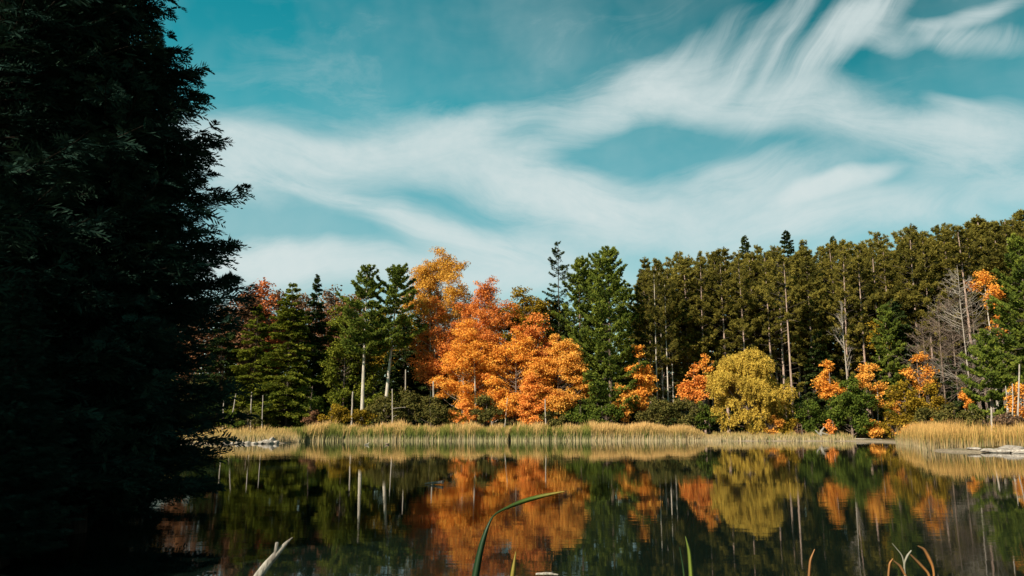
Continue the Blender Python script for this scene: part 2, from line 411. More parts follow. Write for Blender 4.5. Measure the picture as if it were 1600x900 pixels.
def cone_conifer(rng, H, zb, Rm, droop=.18, dens=1.0, leaf=(.30, .12), power=.85, r0=.2, open_=0.0):
    """spruce or hemlock: feathery layered sprays to the ground"""
    tg, cg = Geo(), Geo()
    pts, rad = bent_trunk(rng, H, r0, .02, .004)
    tg.tube(pts, rad, 7)
    n = int((H - zb) * (11 if not open_ else 4.5))
    for k in range(n):
        z = zb + (H - zb) * rng.uniform(0, 1) ** 1.05
        s = (z - zb) / (H - zb)
        ln = (Rm * (1 - s) ** power * rng.uniform(.6, 1.15) + .15) * (.75 + .25 * min(1, s / .15))
        a = rng.uniform(0, 6.283); h = np.array([math.cos(a), math.sin(a), 0]); tt = np.linspace(0, 1, 5)
        b0 = tr_at(pts, z)
        bz = ln * ((-.02 + .5 * s ** 2) * tt - droop * tt ** 2 + (.12 * open_) * tt ** 3)
        bp_ = b0 + h * (tt * ln)[:, None] + np.array([0, 0, 1.]) * bz[:, None]
        tg.tube(bp_, np.linspace(.03, .006, 5), 3, 1)
        nt = max(8, int(ln * 62 * dens)); q = rng.uniform(.15, 1.05, nt) ** .75
        side = np.array([-h[1], h[0], 0]); off = rng.uniform(-1, 1, nt) * (.42 * ln * (1.08 - q) + .1)
        c = np.stack([np.interp(q, tt, bp_[:, i_]) for i_ in range(3)], 1) + side * off[:, None]
        c[:, 2] += rng.normal(0, .07, nt) - .25 * np.abs(off)
        d = unit(h * 1.0 + side * (np.sign(off) * .7)[:, None] + rng.normal(0, .35, (nt, 3)) + np.array([0, 0, -.15]))
        sd = unit(np.cross(d, np.array([0, 0, 1.]) + rng.normal(0, .8, (nt, 3))))
        cg.leaves(c, d, sd, leaf[0] * rng.uniform(.7, 1.3, nt), leaf[1] * rng.uniform(.7, 1.3, nt))
    return tg, cg

def limb_to(tg, pts, rng, target, zj, r0, sides=4, n=6):
    b = tr_at(pts, zj); target = np.asarray(target)
    tt = np.linspace(0, 1, n); mid = (b + target) / 2 + np.array([0, 0, -.12 * np.linalg.norm(target - b)]) + rng.normal(0, .12, 3)
    p = (1 - tt)[:, None] ** 2 * b + 2 * ((1 - tt) * tt)[:, None] * mid + tt[:, None] ** 2 * target
    tg.tube(p, np.linspace(r0, .015, n), sides)

def decid(rng, H, zb, Rm, leaf=.205, dens=1.0, flat=.55, clumps=None, lobes=None, shape='oval', trunk=.16, lean=(0, 0), stems=1, fill=1.0, Ry=None):
    """broadleaf tree: limbs carry flattened leaf clumps with gaps between them"""
    tg, cg = Geo(), Geo()
    allp = []
    for s_ in range(stems):
        ln = (lean[0] + (rng.normal(0, .06) if stems > 1 else 0), lean[1] + (rng.normal(0, .04) if stems > 1 else 0))
        pts, rad = bent_trunk(rng, H * rng.uniform(.86, .95), trunk, .03, .012, ln)
        if stems > 1: pts[:, :2] += rng.normal(0, .35, 2)
        tg.tube(pts, rad, 6); allp.append(pts)
    hc = (H - zb) / 2; zc = zb + hc; Ry = Ry or Rm
    if clumps is None: clumps = int(20 + 3.4 * (4 * Rm * hc + Rm * Rm) ** .80)
    rc = max(.38, .80 * (Rm * Rm * hc / clumps) ** (1 / 3) * 1.5)
    nlb = lobes or int(5 + Rm * 1.2 + hc * .35)
    lc = rvec(rng, nlb) * (rng.uniform(.35, .74, nlb))[:, None]
    lc[0] = (rng.uniform(-.15, .15), 0, .66); lc[1] = (rng.uniform(-.3, .3), -.3, -.62)
    lc[2] = (.62, -.1, rng.uniform(-.4, .2)); lc[3] = (-.62, -.1, rng.uniform(-.4, .2))
    lr = rng.uniform(.26, .46, nlb); lr[0] = .34
    pk = rng.choice(nlb, clumps, p=lr ** 2 / (lr ** 2).sum())
    cc = (lc[pk] + rvec(rng, clumps) * (rng.uniform(.1, 1, clumps) ** .5 * lr[pk])[:, None]) * np.array([Rm, Ry, hc])
    if shape == 'cone': cc[:, :2] *= (1.15 - .62 * (cc[:, 2:] / hc + 1) / 2)
    if shape == 'dome': cc[:, 2] = np.where(cc[:, 2] < 0, cc[:, 2] * .9, cc[:, 2])
    cc[:, 2] += zc; cc[:, 0] += lean[0] * cc[:, 2]; cc[:, 1] += lean[1] * cc[:, 2]
    for k in range(clumps):
        r = rc * rng.uniform(.65, 1.3)
        nl = int(74 * dens * fill * (r / .9) ** 2 * (.27 / leaf) ** 2)
        asx = rng.uniform(.75, 1.35); p = rvec(rng, nl) * (rng.uniform(0, 1, nl) ** .6)[:, None] * np.array([r * asx, r, r * flat])
        tilt = rng.normal(0, .25, 2); p[:, 2] += p[:, 0] * tilt[0] + p[:, 1] * tilt[1] - .12 * (p[:, 0] ** 2 + p[:, 1] ** 2) / r
        nrm = unit(rng.normal(0, .75, (nl, 3)) + np.array([0, 0, .9]) + p / r * .8)
        d = unit(np.cross(nrm, rvec(rng, nl))); s = np.cross(nrm, d)
        cg.leaves(cc[k] + p, d, s, leaf * rng.uniform(.7, 1.3, nl), leaf * .72 * rng.uniform(.7, 1.3, nl))
        if k % 2 == 0 or clumps < 40:
            pts = allp[rng.integers(0, stems)]
            zj = max(zb * .75, min(pts[-1, 2], cc[k, 2] - np.linalg.norm(cc[k, :2]) * rng.uniform(.4, .9)))
            limb_to(tg, pts, rng, cc[k], zj, trunk * .28)
    return tg, cg

def willow(rng, H, Rm, zb=.8, ns=3000):
    tg, cg = Geo(), Geo()
    pts, rad = bent_trunk(rng, H * .6, .35, .12, .01); tg.tube(pts, rad, 8)
    # crown of many billowing lobes, each shedding short drooping strands
    nl_ = 84; lc = rvec(rng, nl_); lc[:, 2] = np.where(lc[:, 2] < -.55, -lc[:, 2], lc[:, 2])
    rr = rng.uniform(.4, .98, nl_); lr = rng.uniform(.5, 1.35, nl_)
    ctr = lc * rr[:, None] * np.array([Rm, Rm, (H - zb) * .5]) * .98 + np.array([0, 0, zb + (H - zb) * .5])
    # two skirts that come down to the bank
    ctr[0] = (Rm * .05, -Rm * .5, 1.5); ctr[1] = (-Rm * .62, -Rm * .3, 2.2); ctr[2] = (Rm * .66, -Rm * .25, 2.3); ctr[3] = (-Rm * .3, -Rm * .5, 2.8); ctr[4] = (0, 0, H - 1.2); ctr[5] = (-Rm * .8, -Rm * .2, 3.3); ctr[6] = (Rm * .82, -Rm * .2, 3.6); ctr[7] = (-Rm * .5, -Rm * .5, 4.2); ctr[8] = (Rm * .42, -Rm * .55, 4.0); ctr[9] = (Rm * .1, -Rm * .6, 3.2); ctr[10] = (Rm * .75, -Rm * .3, 1.3); lr[:4] = 1.0; lr[5:11] = rng.uniform(.6, 1.1, 6)
    low_ = (np.arange(nl_) > 10) & (ctr[:, 2] < 3.2); ctr[low_, 2] += 2.6
    for k in range(nl_): limb_to(tg, pts, rng, ctr[k], min(H * .55, max(1.2, ctr[k][2] * .5)), .10)
    for k in range(nl_):
        r = lr[k]; m_ = int(46 * r * r)
        st = ctr[k] + rvec(rng, m_) * (rng.uniform(.4, 1, m_) ** .5 * r)[:, None] * np.array([1, 1, .72])
        for q_ in range(m_):
            ln = rng.uniform(.35, 1.0); n_l = int(ln * 24) + 4; q = rng.uniform(0, 1, n_l); out = unit(st[q_] - ctr[k] + rng.normal(0, .1, 3)); out[2] = 0
            p = st[q_] + out * (.35 * ln * q)[:, None] + np.array([0, 0, -1.]) * (ln * q ** 1.4)[:, None] + rng.normal(0, .10, (n_l, 3))
            p[:, 2] = np.maximum(p[:, 2], .12)
            d = unit(np.array([0, 0, -.8]) + out * .6 + rng.normal(0, .6, (n_l, 3))); s = unit(np.cross(d, rvec(rng, n_l)))
            cg.leaves(p, d, s, .26 * rng.uniform(.7, 1.3, n_l), .11)
    return tg, cg

def bare(rng, H, spread=.4, r0=.13, n1=26, zb=.3, up=.9, fine=5, droop=0.0):
    tg, bg_ = Geo(), Geo()
    pts, rad = bent_trunk(rng, H, r0, .015, .015); tg.tube(pts, rad, 6)
    for k in range(n1):
        z = H * rng.uniform(zb, .95); a = rng.uniform(0, 6.283); ln = H * spread * (1.05 - z / H) * rng.uniform(.5, 1.1) + .5
        h = unit(np.array([math.cos(a), math.sin(a), up * rng.uniform(.6, 1.4)])); b0 = tr_at(pts, z)
        tt = np.linspace(0, 1, 6)
        p = b0 + h * (tt * ln)[:, None] + np.array([0, 0, 1.]) * ((.2 - droop) * ln * tt ** 2)[:, None] + np.cumsum(rng.normal(0, .03, (6, 3)), 0)
        bg_.tube(p, np.linspace(.034, .008, 6), 3)
        for q in range(fine):
            i_ = rng.integers(1, 5); d = unit(h + rng.normal(0, .55, 3) + np.array([0, 0, .2 - droop])); l2 = ln * rng.uniform(.2, .55)
            bg_.tube([p[i_], p[i_] + d * l2 * .5, p[i_] + d * l2 + rng.normal(0, .06, 3)], [.013, .009, .005], 3)
            for u in range(2):
                d2 = unit(d + rng.normal(0, .6, 3)); c0 = p[i_] + d * l2 * rng.uniform(.3, .8)
                bg_.tube([c0, c0 + d2 * l2 * .45], [.010, .006], 3)
    return tg, bg_

def place(kind, label, cat, px, Y, tg_me, cg_me, bark, leaf_m, crown='crown', group=None, rz=0, sc=(1, 1, 1), dz=0.0, px_y=620, X=None):
    if X is None: X = at(px, px_y, Y).x
    o = thing(kind, label, cat, (X, Y, gz(X, Y) + dz), rz, group); o.scale = sc
    link('trunk', tg_me, [bark, B['dark']] if any(p.material_index for p in tg_me.polygons[-3:]) or 'pine' in kind or 'con' in kind or 'spruce' in kind or 'hemlock' in kind else bark, o); link(crown, cg_me, leaf_m, o)
    return o

def meshes(pair, name):
    return smooth(pair[0].mesh(name + '_trunk')), pair[1].mesh(name + '_crown')

def hgt_at(px, py, Y, X=None):
    X = at(px, 600, Y).x if X is None else X
    return at(px, py, Y).z - gz(X, Y)

def hero(kind, fn, label, cat, px, top, cbot, hw, Y, bark, leaf_m, seed, crown='crown', group=None, **kw):
    """a tree of its own mesh whose crown spans the photo's rows top..cbot and half width hw"""
    pm = px; X = at(pm, (top + cbot) / 2, Y).x
    H = hgt_at(px, top, Y, X); zb = max(.15, hgt_at(px, cbot, Y, X)); Rm = hw * Y / F
    rng = np.random.default_rng(seed)
    tm, cm = meshes(fn(rng, H, zb, Rm, **kw), kind)
    return place(kind, label, cat, px, Y, tm, cm, bark, leaf_m, crown, group, X=X)

# ================================================================== far bank, west part
D = decid
G_HARD = 'autumn hardwoods rising behind the shoreline trees'
# distant russet and brown hardwoods: three meshes copied
rng = np.random.default_rng(5)
hard = [meshes(D(np.random.default_rng(70 + i_), 17, 4, 4.2, leaf=.36, dens=.8, fill=.8, trunk=.15), 'hardwood') for i_ in range(3)]
hard_pts = []
for (px, top, Y, lm) in [(352, 470, 128, 'russet'), (383, 452, 130, 'russet'), (405, 434, 138, 'salmon_far'), (432, 446, 142, 'russet'), (470, 452, 146, 'brown'), (520, 446, 150, 'brown'),
                         (545, 452, 144, 'russet'), (500, 470, 140, 'russet'), (590, 470, 140, 'olive'), (640, 480, 138, 'olive'), (770, 468, 138, 'olive'), (730, 470, 142, 'russet'),
                         (845, 462, 140, 'olive'), (690, 455, 146, 'brown'), (300, 470, 132, 'russet'), (250, 480, 134, 'olive'), (190, 470, 130, 'russet'), (130, 480, 136, 'russet'), (60, 480, 130, 'olive'), (0, 470, 134, 'russet'), (-60, 470, 130, 'russet')]:
    hard_pts.append((px, top, Y, lm))
FAR_LAB = {352: 'pale russet tree beyond the dark near hemlock, left of the orange one', 383: 'russet crown at the skyline beside the near hemlock', 405: 'salmon orange crown at the skyline left of the spiry green trees',
           432: 'russet skyline tree between the salmon crown and the spiry green tree', 470: 'thin brown crown behind the two spiry green trees', 520: 'greyish brown thin crown left of the tall white pine',
           545: 'russet crown directly left of the tall white pine top', 500: 'rusty crown low behind the narrow dark spire', 590: 'olive crown between the two tall white pines', 640: 'olive crown right of the leaning white pine',
           770: 'olive crown behind the red orange maple, at its right', 730: 'russet crown behind the red orange maple', 845: 'olive crown left of the tall sparse spruce', 690: 'brown crown hidden behind the tall golden tree'}
L['salmon_far'] = leaf_mat('far_orange_leaves', [(.22, .07, .03), (.48, .14, .05), (.6, .2, .07)], .3, .35, .45)
for n_, (px, top, Y, lm) in enumerate(hard_pts):
    tm, cm = hard[n_ % 3]; h = hgt_at(px, top, Y); s = h / 17
    place('hardwood_tree', FAR_LAB.get(px, 'autumn tree on the far bank glimpsed through the near hemlock'), 'tree', px, Y, tm, cm, B['brown'], L[lm],
          group=G_HARD, rz=n_ * 1.3, sc=(s * 1.05, s * 1.05, s), px_y=top + 60)

# spiry hemlocks
hero('hemlock_tree', cone_conifer, 'broad feathery green conifer on the bank, the widest left of the white pines', 'conifer', 452, 443, 668, 62, 101, B['dark'], L['hemlock'], 11, dens=1.35, leaf=(.34, .17), power=.62)
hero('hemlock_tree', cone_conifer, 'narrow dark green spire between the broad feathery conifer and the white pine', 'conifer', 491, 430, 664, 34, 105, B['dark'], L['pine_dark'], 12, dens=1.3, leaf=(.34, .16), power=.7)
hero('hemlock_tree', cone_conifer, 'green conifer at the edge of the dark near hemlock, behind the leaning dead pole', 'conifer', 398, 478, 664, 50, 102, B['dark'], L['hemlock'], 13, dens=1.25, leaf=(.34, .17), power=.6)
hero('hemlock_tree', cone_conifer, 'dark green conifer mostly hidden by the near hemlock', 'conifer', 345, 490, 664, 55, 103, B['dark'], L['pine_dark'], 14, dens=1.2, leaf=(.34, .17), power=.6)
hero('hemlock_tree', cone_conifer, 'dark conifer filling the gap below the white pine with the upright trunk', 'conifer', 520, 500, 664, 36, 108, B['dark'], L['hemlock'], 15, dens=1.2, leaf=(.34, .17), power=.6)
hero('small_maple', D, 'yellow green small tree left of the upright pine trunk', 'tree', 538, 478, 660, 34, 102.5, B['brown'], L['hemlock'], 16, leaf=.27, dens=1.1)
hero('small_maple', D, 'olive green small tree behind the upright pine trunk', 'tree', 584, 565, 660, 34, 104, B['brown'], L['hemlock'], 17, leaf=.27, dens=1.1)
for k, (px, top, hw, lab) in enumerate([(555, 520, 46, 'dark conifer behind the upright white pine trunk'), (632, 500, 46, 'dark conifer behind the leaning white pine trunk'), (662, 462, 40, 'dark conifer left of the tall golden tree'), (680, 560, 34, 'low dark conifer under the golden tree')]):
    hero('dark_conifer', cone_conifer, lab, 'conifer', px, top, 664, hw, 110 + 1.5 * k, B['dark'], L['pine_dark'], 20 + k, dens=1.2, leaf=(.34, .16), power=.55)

# two white pines with bare pale trunks
hero('white_pine', white_pine, 'white pine with an upright pale bare trunk and layered green crown', 'pine', 571, 421, 548, 52, 99, B['pale'], L['pine_white'], 31, dens=1.5, r0=.27)
o = hero('white_pine', white_pine, 'white pine with a pale trunk leaning right under a dense green crown', 'pine', 603, 416, 538, 50, 100.5, B['pale'], L['pine_white'], 32, dens=1.6, r0=.27, lean=(.075, 0))

# golden and orange maples
hero('poplar_tree', D, 'tallest golden yellow tree with pale forked stems', 'tree', 684, 386, 520, 58, 108, B['pale'], L['yellow'], 41, leaf=.205, dens=.95, stems=3, trunk=.14)
hero('maple_tree', D, 'dull red orange tree beneath the golden crown, pale stems showing', 'tree', 680, 468, 610, 48, 105, B['pale'], L['red'], 42, leaf=.205, dens=.75, stems=3, trunk=.11)
hero('maple_tree', D, 'tall red orange maple right of the golden tree', 'tree', 754, 430, 590, 50, 104, B['pale'], L['red'], 43, leaf=.205, dens=1.0, stems=2, trunk=.13)
hero('maple_tree', D, 'orange maple low in front of the tall red orange one', 'tree', 724, 498, 645, 54, 101, B['pale'], L['orange'], 44, leaf=.205, dens=1.0, flat=.38, trunk=.12)
hero('maple_tree', D, 'bright orange maple, the largest at the reeds, centre of the orange mass', 'tree', 806, 508, 664, 56, 99.5, B['brown'], L['orange'], 45, leaf=.205, dens=1.0, flat=.4)
hero('maple_tree', D, 'orange gold maple directly left of the big drooping white pine', 'tree', 872, 514, 664, 50, 99, B['brown'], L['gold'], 46, leaf=.205, dens=1.0, flat=.38)
hero('maple_tree', D, 'deep orange maple behind the bright orange one', 'tree', 838, 486, 620, 50, 104, B['brown'], L['red'], 47, leaf=.30, dens=1.0)
hero('maple_tree', D, 'broad salmon orange maple filling the gap between the low orange one and the largest', 'tree', 768, 520, 664, 44, 101.5, B['pale'], L['salmon'], 147, leaf=.205, dens=1.0, flat=.4)
hero('maple_tree', D, 'low orange maple at the reeds under the orange gold one', 'tree', 842, 580, 668, 42, 98, B['brown'], L['salmon'], 148, leaf=.205, dens=1.0, flat=.4)
hero('maple_tree', D, 'olive and gold tree with an uneven top behind the orange mass', 'tree', 818, 438, 560, 46, 108, B['brown'], L['olive'], 48, leaf=.30, dens=1.0)
hero('maple_tree', D, 'small orange red sapling at the reeds below the tall red maple', 'tree', 722, 628, 664, 26, 97.5, B['brown'], L['salmon'], 49, leaf=.24, dens=1.2)

# ================================================================== centre pines
hero('spruce_tree', cone_conifer, 'tall sparse spruce with open ragged top above the treeline', 'spruce', 873, 378, 560, 36, 108, B['dark'], L['pine_dark'], 51, dens=.95, leaf=(.32, .13), power=.55, open_=.75, droop=-.12)
hero('white_pine', white_pine, 'white pine between the ragged spruce and the big drooping pine', 'pine', 906, 404, 610, 48, 104, B['brown'], L['pine_white'], 52, dens=1.6)
hero('white_pine', white_pine, 'big white pine with drooping bright green boughs down to the maples', 'pine', 952, 388, 640, 62, 100, B['brown'], L['pine_white'], 53, dens=1.8)
hero('white_pine', white_pine, 'white pine top just right of the ragged spruce', 'pine', 932, 398, 560, 40, 109, B['brown'], L['pine_white'], 54, dens=1.5)
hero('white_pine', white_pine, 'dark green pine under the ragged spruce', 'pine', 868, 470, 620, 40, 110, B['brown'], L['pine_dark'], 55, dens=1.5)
hero('maple_tree', D, 'slender orange maple leaning beside the big drooping pine', 'tree', 998, 532, 648, 26, 98.5, B['brown'], L['orange'], 56, leaf=.26, dens=1.15, flat=.4, shape='cone')
hero('maple_tree', D, 'low orange maple at the foot of the big drooping pine', 'tree', 975, 600, 655, 30, 97.5, B['brown'], L['gold'], 57, leaf=.25, dens=1.2, flat=.42)
hero('maple_tree', D, 'small round salmon maple left of the willow', 'tree', 1086, 565, 636, 25, 99, B['brown'], L['salmon'], 58, leaf=.25, dens=1.6, clumps=34)

# willow
Yw = 97; Xw = at(1167, 610, Yw).x
tm, cm = meshes(willow(np.random.default_rng(61), hgt_at(1167, 541, Yw, Xw), 62 * Yw / F), 'willow')
place('willow_tree', 'round weeping willow with yellow green leaves at the water edge', 'willow', 1167, Yw, tm, cm, B['brown'], L['willow'], X=Xw)

# ================================================================== pine plantation
G_PL = 'tall red pines standing close together in the plantation'
rp = [meshes(red_pine(np.random.default_rng(100 + i_), 26, z_, 2.25, dens=1.5), 'red_pine') for i_, z_ in enumerate((10.5, 12, 8, 11.5, 12.5, 5.5))]
rp[2] = meshes(white_pine(np.random.default_rng(111), 26, 10, 2.5, dens=1.3, r0=.17), 'red_pine'); rp.append(meshes(white_pine(np.random.default_rng(112), 26, 8, 2.9, dens=1.2, r0=.17), 'red_pine'))
def ridge(px):
    return float(np.interp(px, [985, 1000, 1050, 1100, 1150, 1200, 1250, 1300, 1350, 1400, 1450, 1500, 1550, 1600, 1660], [420, 411, 404, 399, 396, 392, 388, 383, 377, 368, 358, 353, 346, 338, 332]))
rng = np.random.default_rng(9)
def region(px):
    for lim, s in ((1020, 'just right of the big drooping white pine'), (1075, 'above the thicket of slender pale trunks'), (1130, 'above the small salmon maple'), (1200, 'rising above the willow'),
                   (1260, 'beside the long bare trunk'), (1310, 'above the small rusty orange maple'), (1370, 'around the bare white tree'), (1440, 'left of the grey twiggy tree'),
                   (1520, 'behind the grey twiggy tree'), (1570, 'behind the orange crown high in the pines')):
        if px < lim: return s
    return 'behind the bright pine'
rows = [(106, 3.1), (111, 3.0), (117, 2.9), (124, 3.1), (132, 3.4), (141, 3.8)]
n_ = 0; front = {}
for ri, (Yr, step) in enumerate(rows):
    x0 = (995 + 6 * ri - 800) * Yr / F; x = x0 + rng.uniform(0, 1)
    x1 = (1640 - 800) * Yr / F
    while x < x1:
        Y = Yr + rng.uniform(-1.6, 1.6); X = x + rng.uniform(-.7, .7)
        px = 800 + X / Y * F * math.cos(PITCH) * 1.0
        top = ridge(px) + rng.choice([-6, 0, 3, 8, 14, 20]) + rng.uniform(-3, 3) + (3 if ri < 2 else 0)
        h = hgt_at(px, top, Y, X); s = h / 26
        tm, cm = rp[rng.integers(0, 7)]; wsc = s * rng.uniform(.95, 1.5)
        o = place('red_pine', ('red pine of the front row ' if ri == 0 else 'tall olive green red pine ') + region(px), 'pine', px, Y, tm, cm, B['pine'], L['pine_red'],
              group=G_PL + (' (front row)' if ri == 0 else ''), rz=rng.uniform(0, 6.28), sc=(wsc, wsc, s), X=X)
        o.rotation_euler = (rng.normal(0, .012), rng.normal(0, .022), rng.uniform(0, 6.28))
        if ri == 0: front.setdefault(o['label'], []).append(o)
        x += step * rng.uniform(.5, 1.45); n_ += 1
for lb, os_ in front.items():
    if len(os_) > 1:
        for k, o in enumerate(os_): o['label'] = lb + ', ' + (('left one', 'right one') if len(os_) == 2 else ('first', 'second', 'third', 'fourth', 'fifth'))[k]
low = [meshes(cone_conifer(np.random.default_rng(170 + i_), 13, .3, 3.4, dens=.8, leaf=(.42, .22), power=.6), 'low_conifer') for i_ in range(2)]
rng = np.random.default_rng(18)
for k in range(72):
    px = 330 + k * 18.5 + rng.uniform(-6, 6); Y = (138, 144, 151)[k % 3] + rng.uniform(-2, 2); s = rng.uniform(.8, 1.25)
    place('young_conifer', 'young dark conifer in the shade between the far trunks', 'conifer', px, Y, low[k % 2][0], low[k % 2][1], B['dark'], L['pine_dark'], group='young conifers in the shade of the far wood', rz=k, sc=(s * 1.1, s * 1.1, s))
# dark spruce tips above the ridge
sp = meshes(cone_conifer(np.random.default_rng(150), 30, 14, 3.0, dens=1.0, leaf=(.36, .16), power=.7, droop=.05), 'spruce')
for px, top, Y, sx, lab in ((1163, 369, 150, 1.1, 'dark spruce tip above the pines over the willow'), (1229, 361, 150, 1.25, 'tallest dark spruce tip above the pine ridge'), (1301, 370, 152, .9, 'smallest dark spruce tip on the pine ridge'),):
    h = hgt_at(px, top, Y)
    place('spruce_tree', lab, 'spruce', px, Y, sp[0], sp[1], B['dark'], L['pine_dark'], group='dark spruce tips above the pine ridge', rz=px, sc=(sx, sx, h / 30), px_y=top + 10)
# the pine with the long bare trunk by the willow
rngp = np.random.default_rng(160)
tm, cm = meshes(red_pine(rngp, hgt_at(1236, 402, 97.5), 14.0, 2.3, dens=1.6), 'red_pine')
place('red_pine', 'red pine whose long pale bare trunk stands just right of the willow', 'pine', 1238, 97.5, tm, cm, B['pine'], L['pine_red'])
# slender pale trunks left of the salmon maple
for k, (px, Y) in enumerate(((1027, 101), (1036, 102.5), (1044, 101.5), (1052, 103))):
    tm, cm = rp[(0, 1, 3, 4)[k]]; s = hgt_at(px, 420 + 6 * k, Y) / 26
    place('red_pine', 'slender pale trunked pine, %s of four left of the salmon maple' % ('leftmost', 'second from left', 'third from left', 'rightmost')[k], 'pine', px, Y, tm, cm, B['pale'], L['pine_red'],
          group='slender pale pines left of the salmon maple', rz=k * 2.1, sc=(s * .8, s * .8, s))

# ================================================================== east part
hero('white_pine', white_pine, 'bright green white pine at the edge of the photo', 'pine', 1603, 372, 590, 62, 88, B['brown'], L['pine_white'], 71, dens=1.7)
hero('white_pine', white_pine, 'broad low pine behind the reeds, left of the post', 'pine', 1546, 522, 664, 52, 84, B['brown'], L['pine_white'], 72, dens=1.8)
hero('dark_conifer', cone_conifer, 'dark green pine behind the yellow saplings and bare white tree', 'conifer', 1400, 468, 640, 44, 103, B['dark'], L['pine_dark'], 73, dens=1.2, leaf=(.34, .17), power=.5)
hero('dark_conifer', cone_conifer, 'dark conifer in the shade between willow and rusty maple', 'conifer', 1282, 520, 668, 34, 104, B['dark'], L['pine_dark'], 74, dens=1.2, leaf=(.34, .17), power=.5)
hero('dark_conifer', cone_conifer, 'dark conifer low behind the low broad pine', 'conifer', 1478, 560, 664, 44, 100, B['dark'], L['pine_dark'], 75, dens=1.2, leaf=(.34, .17), power=.5)
hero('maple_tree', D, 'small rusty orange maple between the long bare trunk and the bare white tree', 'tree', 1296, 562, 628, 22, 98, B['brown'], L['orange'], 76, leaf=.24, dens=1.2, flat=.45)
hero('maple_tree', D, 'thin golden maple right of the bright green bush', 'tree', 1359, 558, 640, 24, 96.5, B['brown'], L['gold'], 77, leaf=.24, dens=1.1, flat=.45, shape='oval', clumps=26)
hero('maple_tree', D, 'rusty orange maple in the shade behind the reeds', 'tree', 1434, 548, 618, 24, 98, B['brown'], L['orange'], 78, leaf=.24, dens=.8, clumps=26)
hero('maple_tree', D, 'yellow green small tree beside the reeds on the near bank', 'tree', 1414, 592, 668, 32, 92.5, B['brown'], L['olive'], 79, leaf=.24, dens=1.1)
hero('maple_tree', D, 'orange crown high among the dark pines', 'tree', 1540, 420, 485, 26, 101, B['pale'], L['orange'], 80, leaf=.26, dens=.9, clumps=26)
hero('maple_tree', D, 'small orange crown just below the high orange one', 'tree', 1557, 492, 530, 14, 100, B['brown'], L['orange'], 81, leaf=.26, dens=.9, clumps=14)
hero('maple_tree', D, 'orange leafy sapling with pale stems at the edge of the photo', 'tree', 1592, 590, 664, 20, 72, B['pale'], L['orange'], 82, leaf=.20, dens=.9, stems=2, clumps=22)
hero('maple_tree', D, 'tiny orange maple among the trunks above the salmon one', 'tree', 1104, 548, 585, 12, 101, B['brown'], L['orange'], 180, leaf=.24, dens=.9, clumps=12)
hero('maple_tree', D, 'thin golden green tree in the gap between the bare white tree and dark pine', 'tree', 1372, 500, 560, 20, 102, B['brown'], L['olive'], 181, leaf=.24, dens=.8, clumps=18)
hero('white_pine', white_pine, 'green pine behind the thin golden maple', 'pine', 1388, 480, 640, 36, 101, B['brown'], L['pine_white'], 182, dens=1.5)
hero('green_shrub', D, 'bright green rounded bush at the bank right of the rusty maple', 'bush', 1329, 590, 680, 40, 95, B['brown'], L['green'], 83, leaf=.24, dens=1.5, flat=.6)
hero('green_shrub', D, 'dark green rounded bush between the long bare trunk and the rusty maple', 'bush', 1264, 618, 680, 26, 96, B['brown'], L['green'], 84, leaf=.22, dens=1.5, flat=.7)

for (px, top, Y, sp_, n1, lab, bk, hb, up, seed, dr) in (
        (1321, 470, 99, .30, 14, 'bare white forked tree among the pines', B['dead'], .45, 1.6, 91, 0),
        (1505, 415, 97, .42, 60, 'grey twiggy leafless tree with fanning branches', B['dead'], .22, .35, 92, -.05),
        (1488, 445, 99, .40, 60, 'slim grey brown leafless tree just left of the tallest twiggy one', B['brown'], .2, .45, 94, -.05),
        (1522, 450, 98.5, .38, 60, 'slim grey brown leafless tree just right of the tallest twiggy one', B['brown'], .22, .45, 95, -.05),
        (1448, 500, 99, .40, 45, 'low leafless thicket tree left of the grey twiggy cluster', B['brown'], .15, .6, 96, 0),
        (1470, 470, 98, .42, 40, 'greyish brown leafless tree left of the tallest twiggy one', B['brown'], .2, .5, 93, 0)):
    X = at(px, top + 80, Y).x
    tm, bm_ = meshes(bare(np.random.default_rng(seed), hgt_at(px, top, Y, X), sp_, .12, n1, hb, up, 6, dr), 'bare_tree')
    place('bare_tree', lab, 'bare tree', px, Y, tm, bm_, bk, bk, 'branches', X=X)
X = at(873, 470, 107).x

